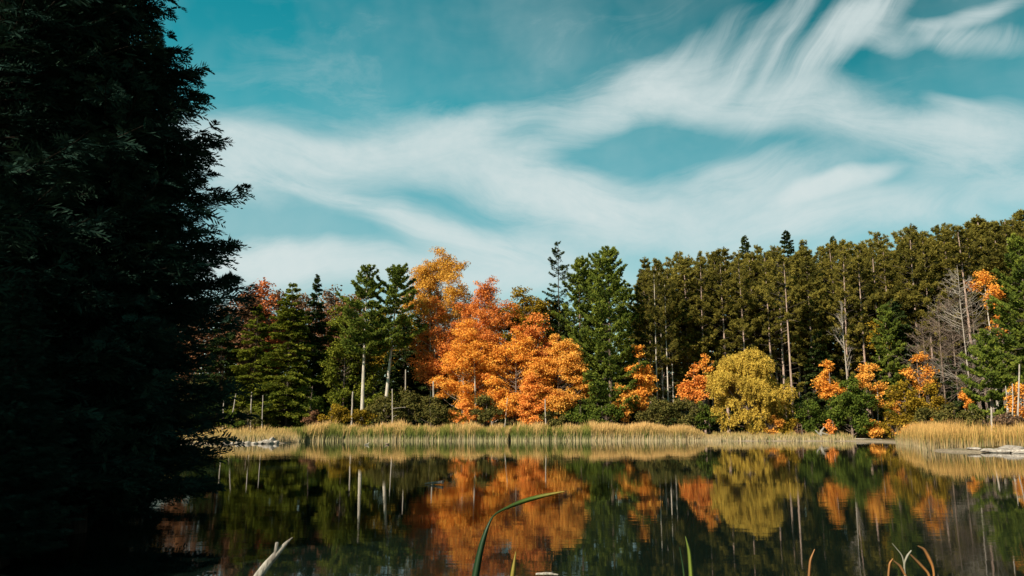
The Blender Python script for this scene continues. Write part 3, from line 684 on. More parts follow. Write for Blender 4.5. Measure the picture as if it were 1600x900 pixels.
# bushes along the bank
BUSH = [
 (387, 640, 672, 20, 92, 'dull', 'dull olive bush by the reeds beside the leaning dead pole'), (362, 645, 672, 18, 90, 'green', 'green bush behind the rocks next to the near hemlock'),
 (524, 632, 664, 26, 97, 'olive', 'golden olive bush behind the reeds left of the upright pine trunk'), (492, 644, 664, 20, 97.5, 'russet', 'small rusty bush under the narrow dark spire'),
 (560, 640, 664, 26, 97, 'olive', 'olive gold bush at the foot of the upright pine trunk'), (600, 620, 664, 32, 98, 'dull', 'dull green thicket at the foot of the leaning pine trunk'),
 (640, 606, 664, 38, 98.5, 'dull', 'wide dull green bush right of the leaning pine trunk'), (678, 618, 664, 30, 97.5, 'dull', 'dull green bush left of the small salmon sapling'),
 (758, 618, 664, 26, 97, 'dull', 'dark olive bush in front of the orange maples'), (722, 640, 665, 20, 98, 'olive', 'low olive bush beside the salmon sapling'),
 (866, 640, 664, 26, 97, 'dull', 'low dull bush under the orange gold maple'), (910, 632, 664, 30, 97, 'green', 'green bush under the big drooping pine, left of it'), (944, 628, 666, 28, 97, 'green', 'green bush under the big drooping pine, right of it'),
 (1026, 622, 668, 34, 96.5, 'dull', 'wide dull bush under the slender pale trunks'), (1066, 618, 668, 30, 96.5, 'dull', 'dull green bush left of the willow under the salmon maple'), (1098, 628, 672, 26, 96.5, 'green', 'green bush touching the left of the willow'),
 (1222, 640, 680, 20, 95, 'olive', 'gold bush at the foot of the long bare trunk'), (1247, 662, 682, 9, 94.5, 'russet', 'small rusty shrub right of the long bare trunk'),
 (1297, 655, 682, 7, 93.5, 'salmon', 'small orange shrub by the white driftwood stump'), (1368, 656, 682, 22, 94, 'gold', 'low golden shrub on the bank under the thin golden maple'),
 (1392, 640, 682, 22, 93.5, 'olive', 'low olive gold shrub left of the near reeds'), (1446, 636, 672, 26, 82, 'dull', 'dull bush behind the near reeds, left one'), (1492, 628, 674, 30, 80, 'dull', 'dull bush behind the near reeds, middle one'), (1524, 650, 672, 26, 74, 'dull', 'low brownish thicket behind the bare post'),
 (1572, 645, 672, 30, 70, 'brown', 'brown thicket behind the reeds at the edge of the photo'),
 (480, 600, 664, 24, 100, 'green', 'green bush between the broad conifer and the narrow spire'), (1345, 650, 682, 18, 96, 'green', 'small dark green bush right of the bright green one'),
 (1398, 606, 650, 14, 97, 'gold', 'thin golden sapling left of the rusty shaded maple'), (1466, 640, 664, 12, 90, 'orange', 'small orange sapling under the grey twiggy cluster'), (1510, 606, 640, 10, 92, 'orange', 'tiny orange sapling left of the broad low pine'),
 (1206, 646, 682, 16, 94.6, 'gold', 'low yellow bush between the willow and the long bare trunk'), (1416, 668, 686, 18, 90, 'gold', 'low golden shrub under the yellow green tree near the spit'),
 (1455, 600, 660, 22, 95, 'olive', 'olive bush in the shade under the grey twiggy tree'), (1388, 620, 660, 16, 97, 'green', 'small green bush right of the thin golden maple'), (1312, 640, 680, 16, 97, 'dull', 'dull bush behind the white stump'),
 (1424, 660, 684, 13, 88, 'gold', 'small golden shrub at the left end of the near reeds'),
]
for k, (px, top, bot, hw, Y, lm, lab) in enumerate(BUSH):
    hero('shrub', D, lab, 'bush', px, top, bot, hw, Y, B['brown'], L[lm], 200 + k, leaf=.22, dens=1.4, flat=.65, trunk=.06, stems=2, group='bushes along the far bank')
# understory that closes the dark gaps behind the bank
und = [meshes(D(np.random.default_rng(300 + i_), 4.2, .2, 2.4, leaf=.3, dens=1.2, trunk=.06, stems=2), 'understory') for i_ in range(3)]
rng = np.random.default_rng(44)
for k in range(46):
    px = -60 + k * 37 + rng.uniform(-10, 10); Y = rng.uniform(112, 124) if k % 2 else rng.uniform(103, 109)
    tm, cm = und[k % 3]
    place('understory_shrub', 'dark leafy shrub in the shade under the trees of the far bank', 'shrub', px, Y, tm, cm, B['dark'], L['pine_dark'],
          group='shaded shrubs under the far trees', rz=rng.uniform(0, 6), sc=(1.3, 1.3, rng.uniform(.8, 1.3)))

# ================================================================== dead poles on the bank
def pole(px0, py0, px1, py1, Y, r, lab, name='dead_pole', side=None, cat='dead pole'):
    a = at(px0, py0, Y); b = at(px1, py1, Y); gzb = gz(a.x, Y)
    o = thing(name, lab, cat, (a.x, Y, gzb))
    base = np.array([0, 0, -.25]); top = np.array([b.x - a.x, 0, b.z - gzb])
    g = Geo(); rng = np.random.default_rng(int(px0)); tt = np.linspace(0, 1, 8)[:, None]
    p = base + (top - base) * tt + rng.normal(0, .015, (8, 3)); g.tube(p, np.linspace(r, r * .65, 8), 7)
    e = p[-1]; rr = r * .65
    g.tube([e, e + np.array([.01, 0, .06])], [rr, rr * .3], 7)
    link('trunk', smooth(g.mesh('pole')), B['dead'], o)
    if side:
        for (f, dx, dz) in side:
            g = Geo(); s0 = base + (top - base) * f
            g.tube([s0, s0 + np.array([dx * .5, .05, dz * .6]), s0 + np.array([dx, .1, dz])], [r * .45, r * .32, r * .15], 5)
            link('branch_stub', smooth(g.mesh('stub')), B['dead'], o)
    return o
pole(358, 670, 369, 613, 94, .085, 'dead pole leaning right beside the near hemlock')
pole(393, 658, 393, 613, 95, .09, 'short upright dead pole left of the thin one')
pole(410, 662, 411, 618, 94.8, .07, 'thin upright dead pole at the left end of the reeds')
pole(349, 655, 350, 622, 95, .08, 'stubby dead pole half hidden by the near hemlock')
pole(550, 652, 551, 612, 96.3, .13, 'thick short dead stump left of the upright pine trunk')
pole(614, 656, 613, 608, 96, .09, 'white dead pole with a side branch in front of the bushes', side=[(.62, 1.6, .15), (.45, .5, .25)])
pole(633, 612, 634, 578, 99, .10, 'short pale snag right of the leaning pine trunk')
pole(678, 625, 677, 596, 99, .13, 'grey snag at the edge of the orange maples')
pole(853, 660, 852, 624, 96, .09, 'white dead pole in front of the orange gold maple')
pole(787, 650, 793, 622, 96.6, .07, 'small dead pole leaning right before the orange maples')
pole(1548, 680, 1549, 638, 60, .085, 'upright weathered post with a short crosspiece among the near reeds', 'wooden_post', side=[(.97, -.15, .04), (.97, .5, .12)], cat='post')
pole(1586, 668, 1593, 570, 70, .085, 'tall thin pinkish trunk leaning right at the edge of the photo')
pole(1580, 668, 1582, 600, 71, .06, 'thin straight dead trunk at the edge of the photo, left of the leaning one')
pole(1371, 668, 1371, 600, 96, .08, 'thin dead pole behind the low golden shrub')
pole(745, 655, 741, 560, 99.5, .12, 'pale bare trunk before the orange maples, the taller of two')
pole(768, 640, 772, 575, 100, .10, 'pale bare trunk before the orange maples, the thinner of two')

# ================================================================== reeds
def blades(g, rng, X, Y, h, wd, mi=0, lean=.12, seg=3, sink=.1):
    n = len(X); Z = ground(X, Y); Z = np.maximum(Z, -.35) - sink
    a = rng.uniform(0, 6.283, n); ld = np.stack([np.cos(a), np.sin(a)], 1) * (np.abs(rng.normal(0, lean, n)) * h)[:, None]
    ld[:, 0] += .05 * h
    f = rng.uniform(0, 6.283, n); s = np.stack([np.cos(f), np.sin(f) * .5, 0 * f], 1)
    rows_ = []
    for k in range(seg + 1):
        q = k / seg; wv = wd * (1 - q ** 2.2 * .85)
        c = np.stack([X + ld[:, 0] * q * q, Y + ld[:, 1] * q * q, Z + (h + sink) * q * (1 - .06 * q)], 1)
        rows_ += [c - s * (wv / 2)[:, None], c + s * (wv / 2)[:, None]]
    v = np.stack(rows_, 1).reshape(-1, 3); b = np.arange(n)[:, None] * (2 * seg + 2)
    fs = np.concatenate([b + np.array([[2 * k, 2 * k + 1, 2 * k + 3, 2 * k + 2]]) for k in range(seg)], 0)
    g.add(v, fs, mi)

def reed_mat(name, low, mid, topc, z0, z1, z2, tr=.3):
    m, t = mat(name); ge = t.node('ShaderNodeNewGeometry'); pz = t.node('ShaderNodeSeparateXYZ', {0: ge.outputs['Position']}).outputs[2]
    z = t.m('ADD', pz, t.m('MULTIPLY', t.m('SUBTRACT', ge.outputs['Random Per Island'], .5), .5))
    c = t.ramp(t.m('DIVIDE', z, 3.0), [(z0 / 3, low), (z1 / 3, mid), (z2 / 3, topc)])
    v = t.m('ADD', .65, t.m('MULTIPLY', ge.outputs['Random Per Island'], .6))
    c = t.mix(1.0, c, t.node('ShaderNodeCombineXYZ', {0: v, 1: v, 2: v}).outputs[0], 'MULTIPLY')
    d = t.node('ShaderNodeBsdfDiffuse', {'Color': c}); tr_ = t.node('ShaderNodeBsdfTranslucent', {'Color': c})
    t.node('ShaderNodeOutputMaterial', {0: t.node('ShaderNodeMixShader', {0: tr, 1: d.outputs[0], 2: tr_.outputs[0]}).outputs[0]})
    return m
R_TAN = reed_mat('dry_reed_blades', (.62, .48, .29), (.42, .28, .10), (.70, .43, .17), .1, .9, 1.9)
R_GREEN = reed_mat('green_reed_blades', (.45, .38, .20), (.13, .16, .035), (.34, .27, .07), .1, .7, 2.2)
R_GOLD = reed_mat('golden_reed_blades', (.44, .33, .19), (.40, .25, .08), (.66, .38, .13), .1, .8, 1.7)

def reed_bed(name, label, x0, x1, yf, depth, n, hfun, seed, mats, greenf, wd=(.05, .1), px_based=None):
    rng = np.random.default_rng(seed); g = Geo()
    X = rng.uniform(x0, x1, n); Y = yf(X) + rng.uniform(0, 1, n) ** 1.3 * depth
    cl = np.round(X / .42 + .8 * np.sin(Y * 1.3)) ; hv = (np.sin(cl * 12.9898) * 43758.5453) % 1
    keep = hv > .0; X, Y, hv, cl = X[keep], Y[keep], hv[keep], cl[keep]
    sd = pond_sd(X, Y); k2 = sd > -.9; X, Y, hv = X[k2], Y[k2], hv[k2]
    h = hfun(X, Y) * (.86 + .16 * hv) * rng.uniform(.62, 1.16, len(X))
    gr = rng.random(len(X)) < greenf(X) * (.5 + hv)
    w_ = rng.uniform(*wd, len(X))
    for sel, mi, sc_ in ((gr, 1, .82), (~gr, 0, 1.0)):
        blades(g, rng, X[sel], Y[sel], h[sel] * sc_, w_[sel], mi, .16)
    o = link(name, g.mesh(name), mats); return tag(o, label, 'reeds', kind='stuff')

nz = lambda X, f, p: .5 + .5 * np.sin(X * f + p) * np.sin(X * f * .37 + p * 2)
shore = lambda X: np.interp(X, [-34, -31, -27, -24.5, -22.3, -22, -24, -19, -12, -4, 4, 12, 22, 25], [72, 75, 77, 77.5, 78.5, 90, 91, 93.2, 92.6, 93.4, 92.8, 93.3, 92.8, 91])
far_f = lambda X: np.interp(X, [-24, -19, -12, -4, 4, 12, 22, 25], [90.6, 92.4, 91.9, 92.6, 92.0, 92.5, 92.0, 90.6])
reed_bed('reed_bed', 'long band of tan and green cattails along the far shore', -27, 15.5, far_f, 4.2, 40000,
         lambda X, Y: 1.98 + .2 * np.sin(X * .8) + .12 * np.sin(X * 2.3) - .5 * sm(-X, 23, 27), 1, [R_TAN, R_GREEN], lambda X: np.where(X < 9, .5 + .6 * nz(X, 1.1, .7), .3))
reed_bed('reed_bed', 'shorter tan grass and reeds between the long reed band and the willow', 14.5, 23.6, far_f, 3.6, 11000,
         lambda X, Y: 1.75 + .2 * np.sin(X * 1.3) - 1.0 * sm(X, 19.5, 23), 2, [R_TAN, R_GREEN], lambda X: .22 + 0 * X)
reed_bed('reed_bed', 'low tan grass behind the pale rocks beside the near hemlock', -31.5, -22.4, lambda X: np.interp(X, [-32, -27, -24, -22], [75.5, 76.8, 77.4, 79]), 12, 9000,
         lambda X, Y: .8 + .7 * sm(Y, 80, 90) + .1 * np.sin(X * 3), 3, [R_TAN, R_GREEN], lambda X: .15 + 0 * X, (.035, .08))
reed_bed('shore_grass', 'low pale grass on the bank right of the willow', 23.5, 38.5, lambda X: np.interp(X, [23, 25, 31, 38], [91.6, 91.2, 91.8, 90.8]), 4.0, 6000,
         lambda X, Y: .45 + .25 * np.abs(np.sin(X * 1.7)) + .1 * (Y - 91), 4, [R_TAN, R_GREEN], lambda X: .45 + 0 * X, (.04, .09))
# near reeds on the east spit
def spit(name, label, poly_pts, n, hfun, seed, rad):
    rng = np.random.default_rng(seed); g = Geo()
    P = np.array(poly_pts, float); s = rng.uniform(0, len(P) - 1, n); i_ = s.astype(int); f = s - i_
    X = P[i_, 0] * (1 - f) + P[i_ + 1, 0] * f + rng.normal(0, rad, n); Y = P[i_, 1] * (1 - f) + P[i_ + 1, 1] * f + rng.normal(0, rad, n)
    sd = pond_sd(X, Y); k = sd > -.6; X, Y = X[k], Y[k]
    cl = np.round(X / .4 + .6 * np.sin(Y * 1.7)); hv = (np.sin(cl * 12.9898) * 43758.5453) % 1; k = hv > .12; X, Y, hv = X[k], Y[k], hv[k]
    h = hfun(X, Y) * (.74 + .3 * hv) * rng.uniform(.6, 1.14, len(X)); gr = rng.random(len(X)) < .18 * (hv + .4)
    w_ = rng.uniform(.022, .05, len(X))
    blades(g, rng, X[gr], Y[gr], h[gr] * .8, w_[gr], 1, .14, 4); blades(g, rng, X[~gr], Y[~gr], h[~gr], w_[~gr], 0, .14, 4)
    tag(link(name, g.mesh(name), [R_GOLD, R_GREEN]), label, 'reeds', kind='stuff')
spit('reed_bed', 'golden orange reed clump standing at the tip of the near spit', [(38.4, 77.5), (35.2, 68), (31.6, 60), (28.6, 54.2)], 17000, lambda X, Y: 1.78 + .2 * np.sin(X * 2.3) + .12 * np.sin(X * 5), 6, .75)
spit('reed_bed', 'sparser golden reeds behind the pale rocks at the edge of the photo', [(31.5, 54), (35, 52), (40, 50), (45, 48)], 9000, lambda X, Y: 1.75 + .2 * np.sin(X * 1.5), 7, .9)
spit('dry_grass', 'dull grassy tangle behind the bare post', [(32, 62), (36, 61), (41, 59), (46, 57)], 7000, lambda X, Y: 1.5 + .2 * np.sin(X * 1.5), 8, 1.6)

# ================================================================== rocks, driftwood, ducks
def rock_mat():
    m, t = mat('pale_rock'); co = t.node('ShaderNodeTexCoord'); n = t.noise(co.outputs['Object'], 6, 5, .65)
    c = t.ramp(n, [(.3, (.12, .095, .08)), (.5, (.30, .25, .21)), (.7, (.50, .44, .38))])
    bp = t.node('ShaderNodeBump', {'Height': n, 'Strength': .8, 'Distance': .05})
    t.node('ShaderNodeOutputMaterial', {0: t.node('ShaderNodeBsdfDiffuse', {'Color': c, 'Normal': bp.outputs[0]}).outputs[0]}); return m
ROCK = rock_mat()
import bmesh
def rock(X, Y, sx, sy, sz, seed, lab, rz=0, z=None, grp=None):
    bm = bmesh.new(); bmesh.ops.create_icosphere(bm, subdivisions=3, radius=1); rng = np.random.default_rng(seed)
    pl = rvec(rng, 9); dd = rng.uniform(.55, .9, 9)
    for v in bm.verts:
        p = np.array(v.co)
        for k in range(9):
            e = p @ pl[k] - dd[k]
            if e > 0: p = p - pl[k] * e * .9
        v.co = Vector(p * np.array([sx, sy, sz]))
    me = bpy.data.meshes.new('rock'); bm.to_mesh(me); bm.free(); me.materials.append(ROCK)
    o = bpy.data.objects.new('shore_rock', me); C.objects.link(o)
    o.location = (X, Y, (max(0.0, gz(X, Y)) if z is None else z) + sz * .25); o.rotation_euler = (0, 0, rz)
    tag(o, lab, 'rock', grp)
def rock_px(px, py, Y, w_, h_, seed, lab, grp=None):
    p = at(px, py, Y); rock(p.x, Y, w_, w_ * .7, h_, seed, lab, seed * .7, None, grp)
G_RL = 'pale rocks at the waterline beside the near hemlock'
rock_px(418, 691, 76.2, .75, .34, 1, 'largest pale rock of the rock line by the low tan grass', G_RL)
rock_px(424, 689, 76.9, .62, .52, 2, 'tallest pale rock directly behind the largest one', G_RL)
rock_px(431, 691, 76.4, .42, .3, 40, 'pale rock at the right end of the rock line', G_RL)
rock_px(408, 692, 76, .45, .25, 3, 'pale rock just left of the largest one', G_RL)
for k, px in enumerate((398, 388, 379, 371, 362, 352)):
    rock_px(px, 693, 75.8, .38 - .03 * (k % 3), .17 + .05 * (k % 2), 4 + k, 'small pale rock, %s from the large ones along the waterline' % ('first', 'second', 'third', 'fourth', 'fifth', 'sixth')[k], G_RL)
G_RR = 'pale flat rocks on the near spit'
for k, (px, py, Y, w_, h_, lab) in enumerate(((1590, 706, 48.6, .8, .16, 'flat pale rock at the water on the near spit, right at the photo edge'), (1566, 704, 49.0, .75, .20, 'flat pale rock on the near spit beside the edge one'), (1543, 703, 49.6, .6, .14, 'flat pale rock on the near spit under the post'),
        (1578, 701, 50.2, 1.1, .22, 'long pale slab behind the flat rocks of the near spit'), (1522, 701, 50.4, .5, .12, 'small pale rock at the tip of the near spit'), (1606, 709, 47.8, .9, .13, 'low pale slab at the lower edge of the near spit'))):
    rock_px(px, py, Y, w_, h_, 30 + k, lab, G_RR)

def stick(name, lab, cat, pts, radii, m, stubs=(), partname='branch_stub', sides=9):
    pts = [np.array(p, float) for p in pts]; o0 = pts[0].copy()
    o = thing(name, lab, cat, tuple(o0)); g = Geo()
    n = 18; P = np.array(pts) - o0; s = np.linspace(0, len(P) - 1, n); rng = np.random.default_rng(len(lab))
    pp = np.stack([np.interp(s, range(len(P)), P[:, i_]) for i_ in range(3)], 1); pp[1:-1] += rng.normal(0, radii[-2] * .12, (n - 2, 3))
    for _ in range(2): pp[1:-1] = (pp[:-2] + 2 * pp[1:-1] + pp[2:]) / 4
    rr = np.interp(s, range(len(P)), radii) * rng.uniform(.96, 1.04, n)
    g.tube(pp, rr, sides); g.tube([pp[-1], pp[-1] + (pp[-1] - pp[-2]) * .15], [rr[-1], rr[-1] * .1], sides)
    link('shaft', smooth(g.mesh('shaft')), m, o)
    for (a, b, r0, r1) in stubs:
        g = Geo(); a = np.array(a) - o0; b = np.array(b) - o0; g.tube([a, (a + b) / 2, b, b + (b - a) * .01], [r0, (r0 + r1) / 2, r1, r1 * .05], 8)
        link(partname, smooth(g.mesh('stub')), m, o)
    return o
A = lambda px, py, Y: tuple(at(px, py, Y))
stick('driftwood_stump', 'white bleached driftwood stump at the far bank below the rusty maple', 'driftwood', [A(1281, 688, 92.4), A(1283, 674, 92.6), A(1288, 667, 92.8)], [.2, .14, .05], B['drift'],
      [(A(1281, 680, 92.4), A(1274, 672, 92.3), .12, .05), (A(1283, 676, 92.5), A(1296, 680, 92.2), .1, .04), (A(1281, 684, 92.3), A(1290, 688, 91.8), .12, .05)])
stick('fallen_log', 'long pale fallen log lying on the bank right of the white stump', 'log', [A(1296, 687, 91.9), A(1345, 686, 91.6), A(1380, 687, 91.2)], [.10, .08, .05], B['dead'])
stick('floating_branch', 'short broken branch floating on the dark water with a pale cut end', 'branch', [(at(664, 754, 22).x, 22, .02), (at(680, 752, 22).x, 21.9, .045), (at(693, 750, 22).x, 21.8, .07)], [.012, .03, .045], B['drift'],
      [((at(676, 752, 22).x, 21.92, .04), (at(678, 760, 21.9).x, 21.8, -.06), .02, .012)])
# driftwood branch rising from the water by the camera
stick('driftwood_branch', 'grey driftwood branch sticking up from the water in front with a short stub', 'branch',
      [A(368, 960, 3.9), A(408, 893, 4.0), A(432, 866, 4.0), A(446, 850, 4.0), A(457, 840, 4.0)], [.032, .021, .016, .010, .0025], B['drift'],
      [(A(430, 870, 4.0), A(433, 848, 3.98), .010, .0085)])

def duck(px, py, Y, lab, rz, grey):
    p = at(px, py, Y); o = thing('duck', lab, 'duck', (p.x, Y, 0), rz, 'ducks resting on the water before the reeds'); o.scale = (.75, .75, .62)
    m, t = mat('duck_plumage_' + lab[:5].strip()); t.node('ShaderNodeOutputMaterial', {0: t.node('ShaderNodeBsdfDiffuse', {'Color': (*grey, 1)}).outputs[0]})
    # body, neck and head grow from one profile
    g = Geo(); sp_ = np.array([(-.30, 0, .11), (-.22, 0, .10), (-.08, 0, .09), (.08, 0, .10), (.18, 0, .14), (.21, 0, .24), (.22, 0, .31), (.27, 0, .335), (.33, 0, .32)])
    g.tube(sp_, [.015, .07, .115, .11, .075, .04, .05, .045, .02], 10); link('body', smooth(g.mesh('duck_body')), m, o)
    g = Geo(); g.tube([(.31, 0, .325), (.38, 0, .31), (.42, 0, .305)], [.022, .018, .006], 6); link('bill', g.mesh('bill'), B['brown'], o)
    g = Geo(); g.tube([(-.02, .10, .14), (-.18, .09, .15), (-.34, .03, .15)], [.04, .04, .008], 6); g.tube([(-.02, -.10, .14), (-.18, -.09, .15), (-.34, -.03, .15)], [.04, .04, .008], 6)
    link('folded_wings', smooth(g.mesh('wings')), B['dark'], o)
    return o
duck(573, 695, 71, 'pale duck floating before the reeds, the left of two', .2, (.36, .32, .25))
duck(605, 695, 72, 'darker duck with a white breast, right of the pale duck', 3.4, (.22, .16, .12))

# ================================================================== cattail leaves in front
def green_mat(name, a, b, c0, spec=.3):
    m, t = mat(name); uv = t.node('ShaderNodeTexCoord'); gen = t.node('ShaderNodeSeparateXYZ', {0: uv.outputs['Generated']})
    mp = t.node('ShaderNodeMapping', {'Vector': uv.outputs['Object'], 'Scale': (60, 60, 6)}); n = t.noise(mp.outputs[0], 1, 3)
    c = t.ramp(gen.outputs[0], [(.25, a), (.7, b), (1, c0)])
    c = t.mix(t.m('MULTIPLY', n, .5), c, (a[0] * .6, a[1] * .6, a[2] * .6, 1))
    pr = t.node('ShaderNodeBsdfPrincipled', {'Base Color': c, 'Roughness': .5}); tr_ = t.node('ShaderNodeBsdfTranslucent', {'Color': c})
    t.node('ShaderNodeOutputMaterial', {0: t.node('ShaderNodeMixShader', {0: .3, 1: pr.outputs[0], 2: tr_.outputs[0]}).outputs[0]}); return m
CG = green_mat('cattail_leaf_painted_light', (.015, .045, .012), (.10, .15, .015), (.45, .30, .05))  # shaded dark base and sunlit yellow tip are painted into the leaf colour
CY = green_mat('yellow_green_cattail_leaf', (.16, .20, .03), (.22, .26, .03), (.35, .33, .06))
CO = green_mat('withered_cattail_leaf', (.20, .10, .04), (.42, .17, .045), (.50, .21, .06))
CW = green_mat('grey_cattail_leaf', (.30, .27, .20), (.36, .32, .25), (.40, .36, .28))
def ribbon(g, pts, wd, face=(0, -1, 0), n=20, twist=0.0):
    P = np.array([tuple(p) for p in pts]); k = len(P); s = np.linspace(0, k - 1, n)
    pp = np.stack([np.interp(s, range(k), P[:, i_]) for i_ in range(3)], 1)
    for _ in range(2): pp[1:-1] = (pp[:-2] + 2 * pp[1:-1] + pp[2:]) / 4
    ww = np.interp(s, range(k), wd); t_ = unit(np.gradient(pp, axis=0)); sd = unit(np.cross(t_, np.array(face, float)))
    nr = np.cross(sd, t_); q = np.linspace(0, 1, n)[:, None] * twist
    sd2 = sd * np.cos(q) + nr * np.sin(q); nr2 = np.cross(sd2, t_)
    th = .0016
    ring = np.stack([pp - sd2 * (ww / 2)[:, None], pp + nr2 * (th + ww[:, None] * .12), pp + sd2 * (ww / 2)[:, None], pp + nr2 * (ww[:, None] * .12) - nr2 * th * 1.5], 1)
    i = np.arange(n - 1)[:, None] * 4; j = np.arange(4)[None]; kk = (j + 1) % 4
    g.add(ring.reshape(-1, 3), np.stack([i + j, i + kk, i + 4 + kk, i + 4 + j], -1).reshape(-1, 4))
def cattail(name, lab, leaves_, base):
    o = thing(name, lab, 'cattail', base)
    for (pts, wd, m, tw) in leaves_:
        g = Geo(); b = np.array(base); ribbon(g, [np.array(p) - b for p in pts], wd, twist=tw)
        link('leaf_blade', smooth(g.mesh('blade')), m, o)
    return o
Yc = 3.0
cattail('cattail_plant', 'long green cattail leaf bent over, shade painted below, sunlit yellow tip pointing right', [
    ([A(722, 1060, Yc), A(740, 910, Yc), A(752, 850, Yc), A(764, 817, Yc), A(771, 804, Yc + .02), A(784, 797, Yc + .04), A(815, 783, Yc + .1), A(850, 774, Yc + .1), A(882, 768, Yc + .1)], [.030, .029, .022, .010, .005, .009, .018, .016, .004], CG, .3),
    ([A(745, 1060, Yc + .1), A(795, 940, Yc + .1), A(802, 890, Yc + .1), A(806, 862, Yc + .1)], [.024, .026, .020, .003], CG, .1)], A(735, 1060, Yc))
cattail('cattail_plant', 'short upright yellow green cattail leaf at the bottom of the photo', [
    ([A(1086, 1010, Yc), A(1080, 900, Yc), A(1077, 862, Yc), A(1071, 838, Yc)], [.016, .017, .014, .003], CY, .5),
    ([A(1080, 1010, Yc + .1), A(1068, 890, Yc + .1), A(1062, 855, Yc + .1)], [.008, .008, .003], CG, .4)], A(1084, 1010, Yc))
cattail('cattail_plant', 'single withered orange cattail leaf standing left of the withered clump', [
    ([A(1262, 1010, Yc), A(1264, 900, Yc), A(1266, 875, Yc), A(1273, 858, Yc)], [.010, .0105, .009, .003], CO, .6)], A(1262, 1010, Yc))
cattail('cattail_plant', 'withered clump of folded orange cattail leaves at the bottom of the photo', [
    ([A(1388, 1010, Yc), A(1388, 900, Yc), A(1390, 880, Yc), A(1395, 873, Yc)], [.008, .009, .008, .003], CO, .3),
    ([A(1430, 1000, Yc), A(1418, 905, Yc), A(1407, 885, Yc), A(1396, 876, Yc)], [.009, .010, .012, .004], CO, .5),
    ([A(1425, 1000, Yc), A(1414, 890, Yc), A(1410, 868, Yc), A(1394, 849, Yc)], [.004, .004, .005, .002], CW, .4),
    ([A(1425, 1000, Yc), A(1412, 882, Yc), A(1418, 868, Yc), A(1424, 860, Yc)], [.007, .008, .009, .004], CW, .4),
    ([A(1440, 1000, Yc), A(1455, 900, Yc), A(1436, 880, Yc), A(1422, 866, Yc)], [.008, .010, .012, .006], CO, .3),
    ([A(1462, 1000, Yc), A(1460, 890, Yc), A(1452, 872, Yc), A(1444, 858, Yc), A(1434, 853, Yc)], [.007, .009, .015, .012, .005], CO, .4)], A(1425, 1000, Yc))
stick('shore_twigs', 'pale broken twigs on the water at the bottom of the photo', 'twigs', [A(838, 897, 6.4), A(856, 896, 6.3), A(872, 898, 6.2)], [.008, .012, .005], B['drift'])

# ================================================================== near hemlocks
def near_hemlock(rng, H, Rfun, nb, dens=1.0, extra=()):
    tg, cg = Geo(), Geo()
    pts, rad = bent_trunk(rng, H, .17, .015, .004, n=20); tg.tube(pts, rad, 12)
    todo = [(H * (.05 + .95 * rng.uniform(0, 1) ** 1.3), rng.uniform(0, 6.283), None) for _ in range(nb)] + list(extra)
    for (z, a, Lx) in todo:
        s = z / H; ln = (Rfun(z) * rng.uniform(.5, 1.08)) if Lx is None else Lx
        ln = max(ln, .2); h = np.array([math.cos(a), math.sin(a), 0]); side = np.array([-h[1], h[0], 0])
        tt = np.linspace(0, 1, 9); rise = -.12 + 1.0 * s
        b0 = tr_at(pts, z)
        bz = ln * (rise * tt + .14 * tt - .22 * tt ** 2 + .18 * tt ** 3)
        bp_ = b0 + h * (tt * ln)[:, None] + np.array([0, 0, 1.]) * bz[:, None] + np.cumsum(rng.normal(0, .012, (9, 3)), 0)
        tg.tube(bp_, np.linspace(.022, .004, 9) * (.5 + .25 * ln), 4)
        ns = int(ln / .075 * dens); q = np.sort(rng.uniform(.10, 1.0, ns)) if Lx is None else np.sort(rng.uniform(.35, 1.0, ns))
        sg = np.where(np.arange(ns) % 2, 1., -1.)
        bc = np.stack([np.interp(q, tt, bp_[:, i_]) for i_ in range(3)], 1)
        sl_ = np.minimum(.75, .42 * ln * (1.12 - q) * rng.uniform(.6, 1.2, ns) + .12)
        sd = unit(h * .75 + side * sg[:, None] * .8 + rng.normal(0, .16, (ns, 3)) + np.array([0, 0, .06]))
        nb2 = 17
        u = (np.arange(nb2) + .5) / nb2
        c = bc[:, None] + sd[:, None] * (sl_[:, None] * u[None])[..., None]
        c[..., 2] -= (.22 * sl_[:, None] * u[None] ** 2)
        alt = np.where(np.arange(nb2) % 2, 1., -1.)
        nrm = unit(np.array([0, 0, 1.]) + rng.normal(0, .8, (ns, 3)))
        lat = unit(np.cross(sd, nrm))
        d = unit(sd[:, None] * .8 + lat[:, None] * alt[None, :, None] * .75 + rng.normal(0, .12, (ns, nb2, 3)))
        l = np.clip(.34 * sl_[:, None] * (1.1 - u[None]) + .05, .06, .17) * rng.uniform(.8, 1.25, (ns, nb2))
        sdv = unit(np.cross(d, nrm[:, None] + rng.normal(0, .35, (ns, nb2, 3))))
        cc = c + d * l[..., None] * .5
        cg.leaves(cc.reshape(-1, 3), d.reshape(-1, 3), sdv.reshape(-1, 3), l.reshape(-1), .026 * rng.uniform(.8, 1.3, ns * nb2))
        mid = bc + sd * (sl_ * .5)[:, None]; mid[:, 2] -= .06 * sl_
        cg.leaves(mid, sd, lat, sl_ * 1.05, .03)
    return tg, cg

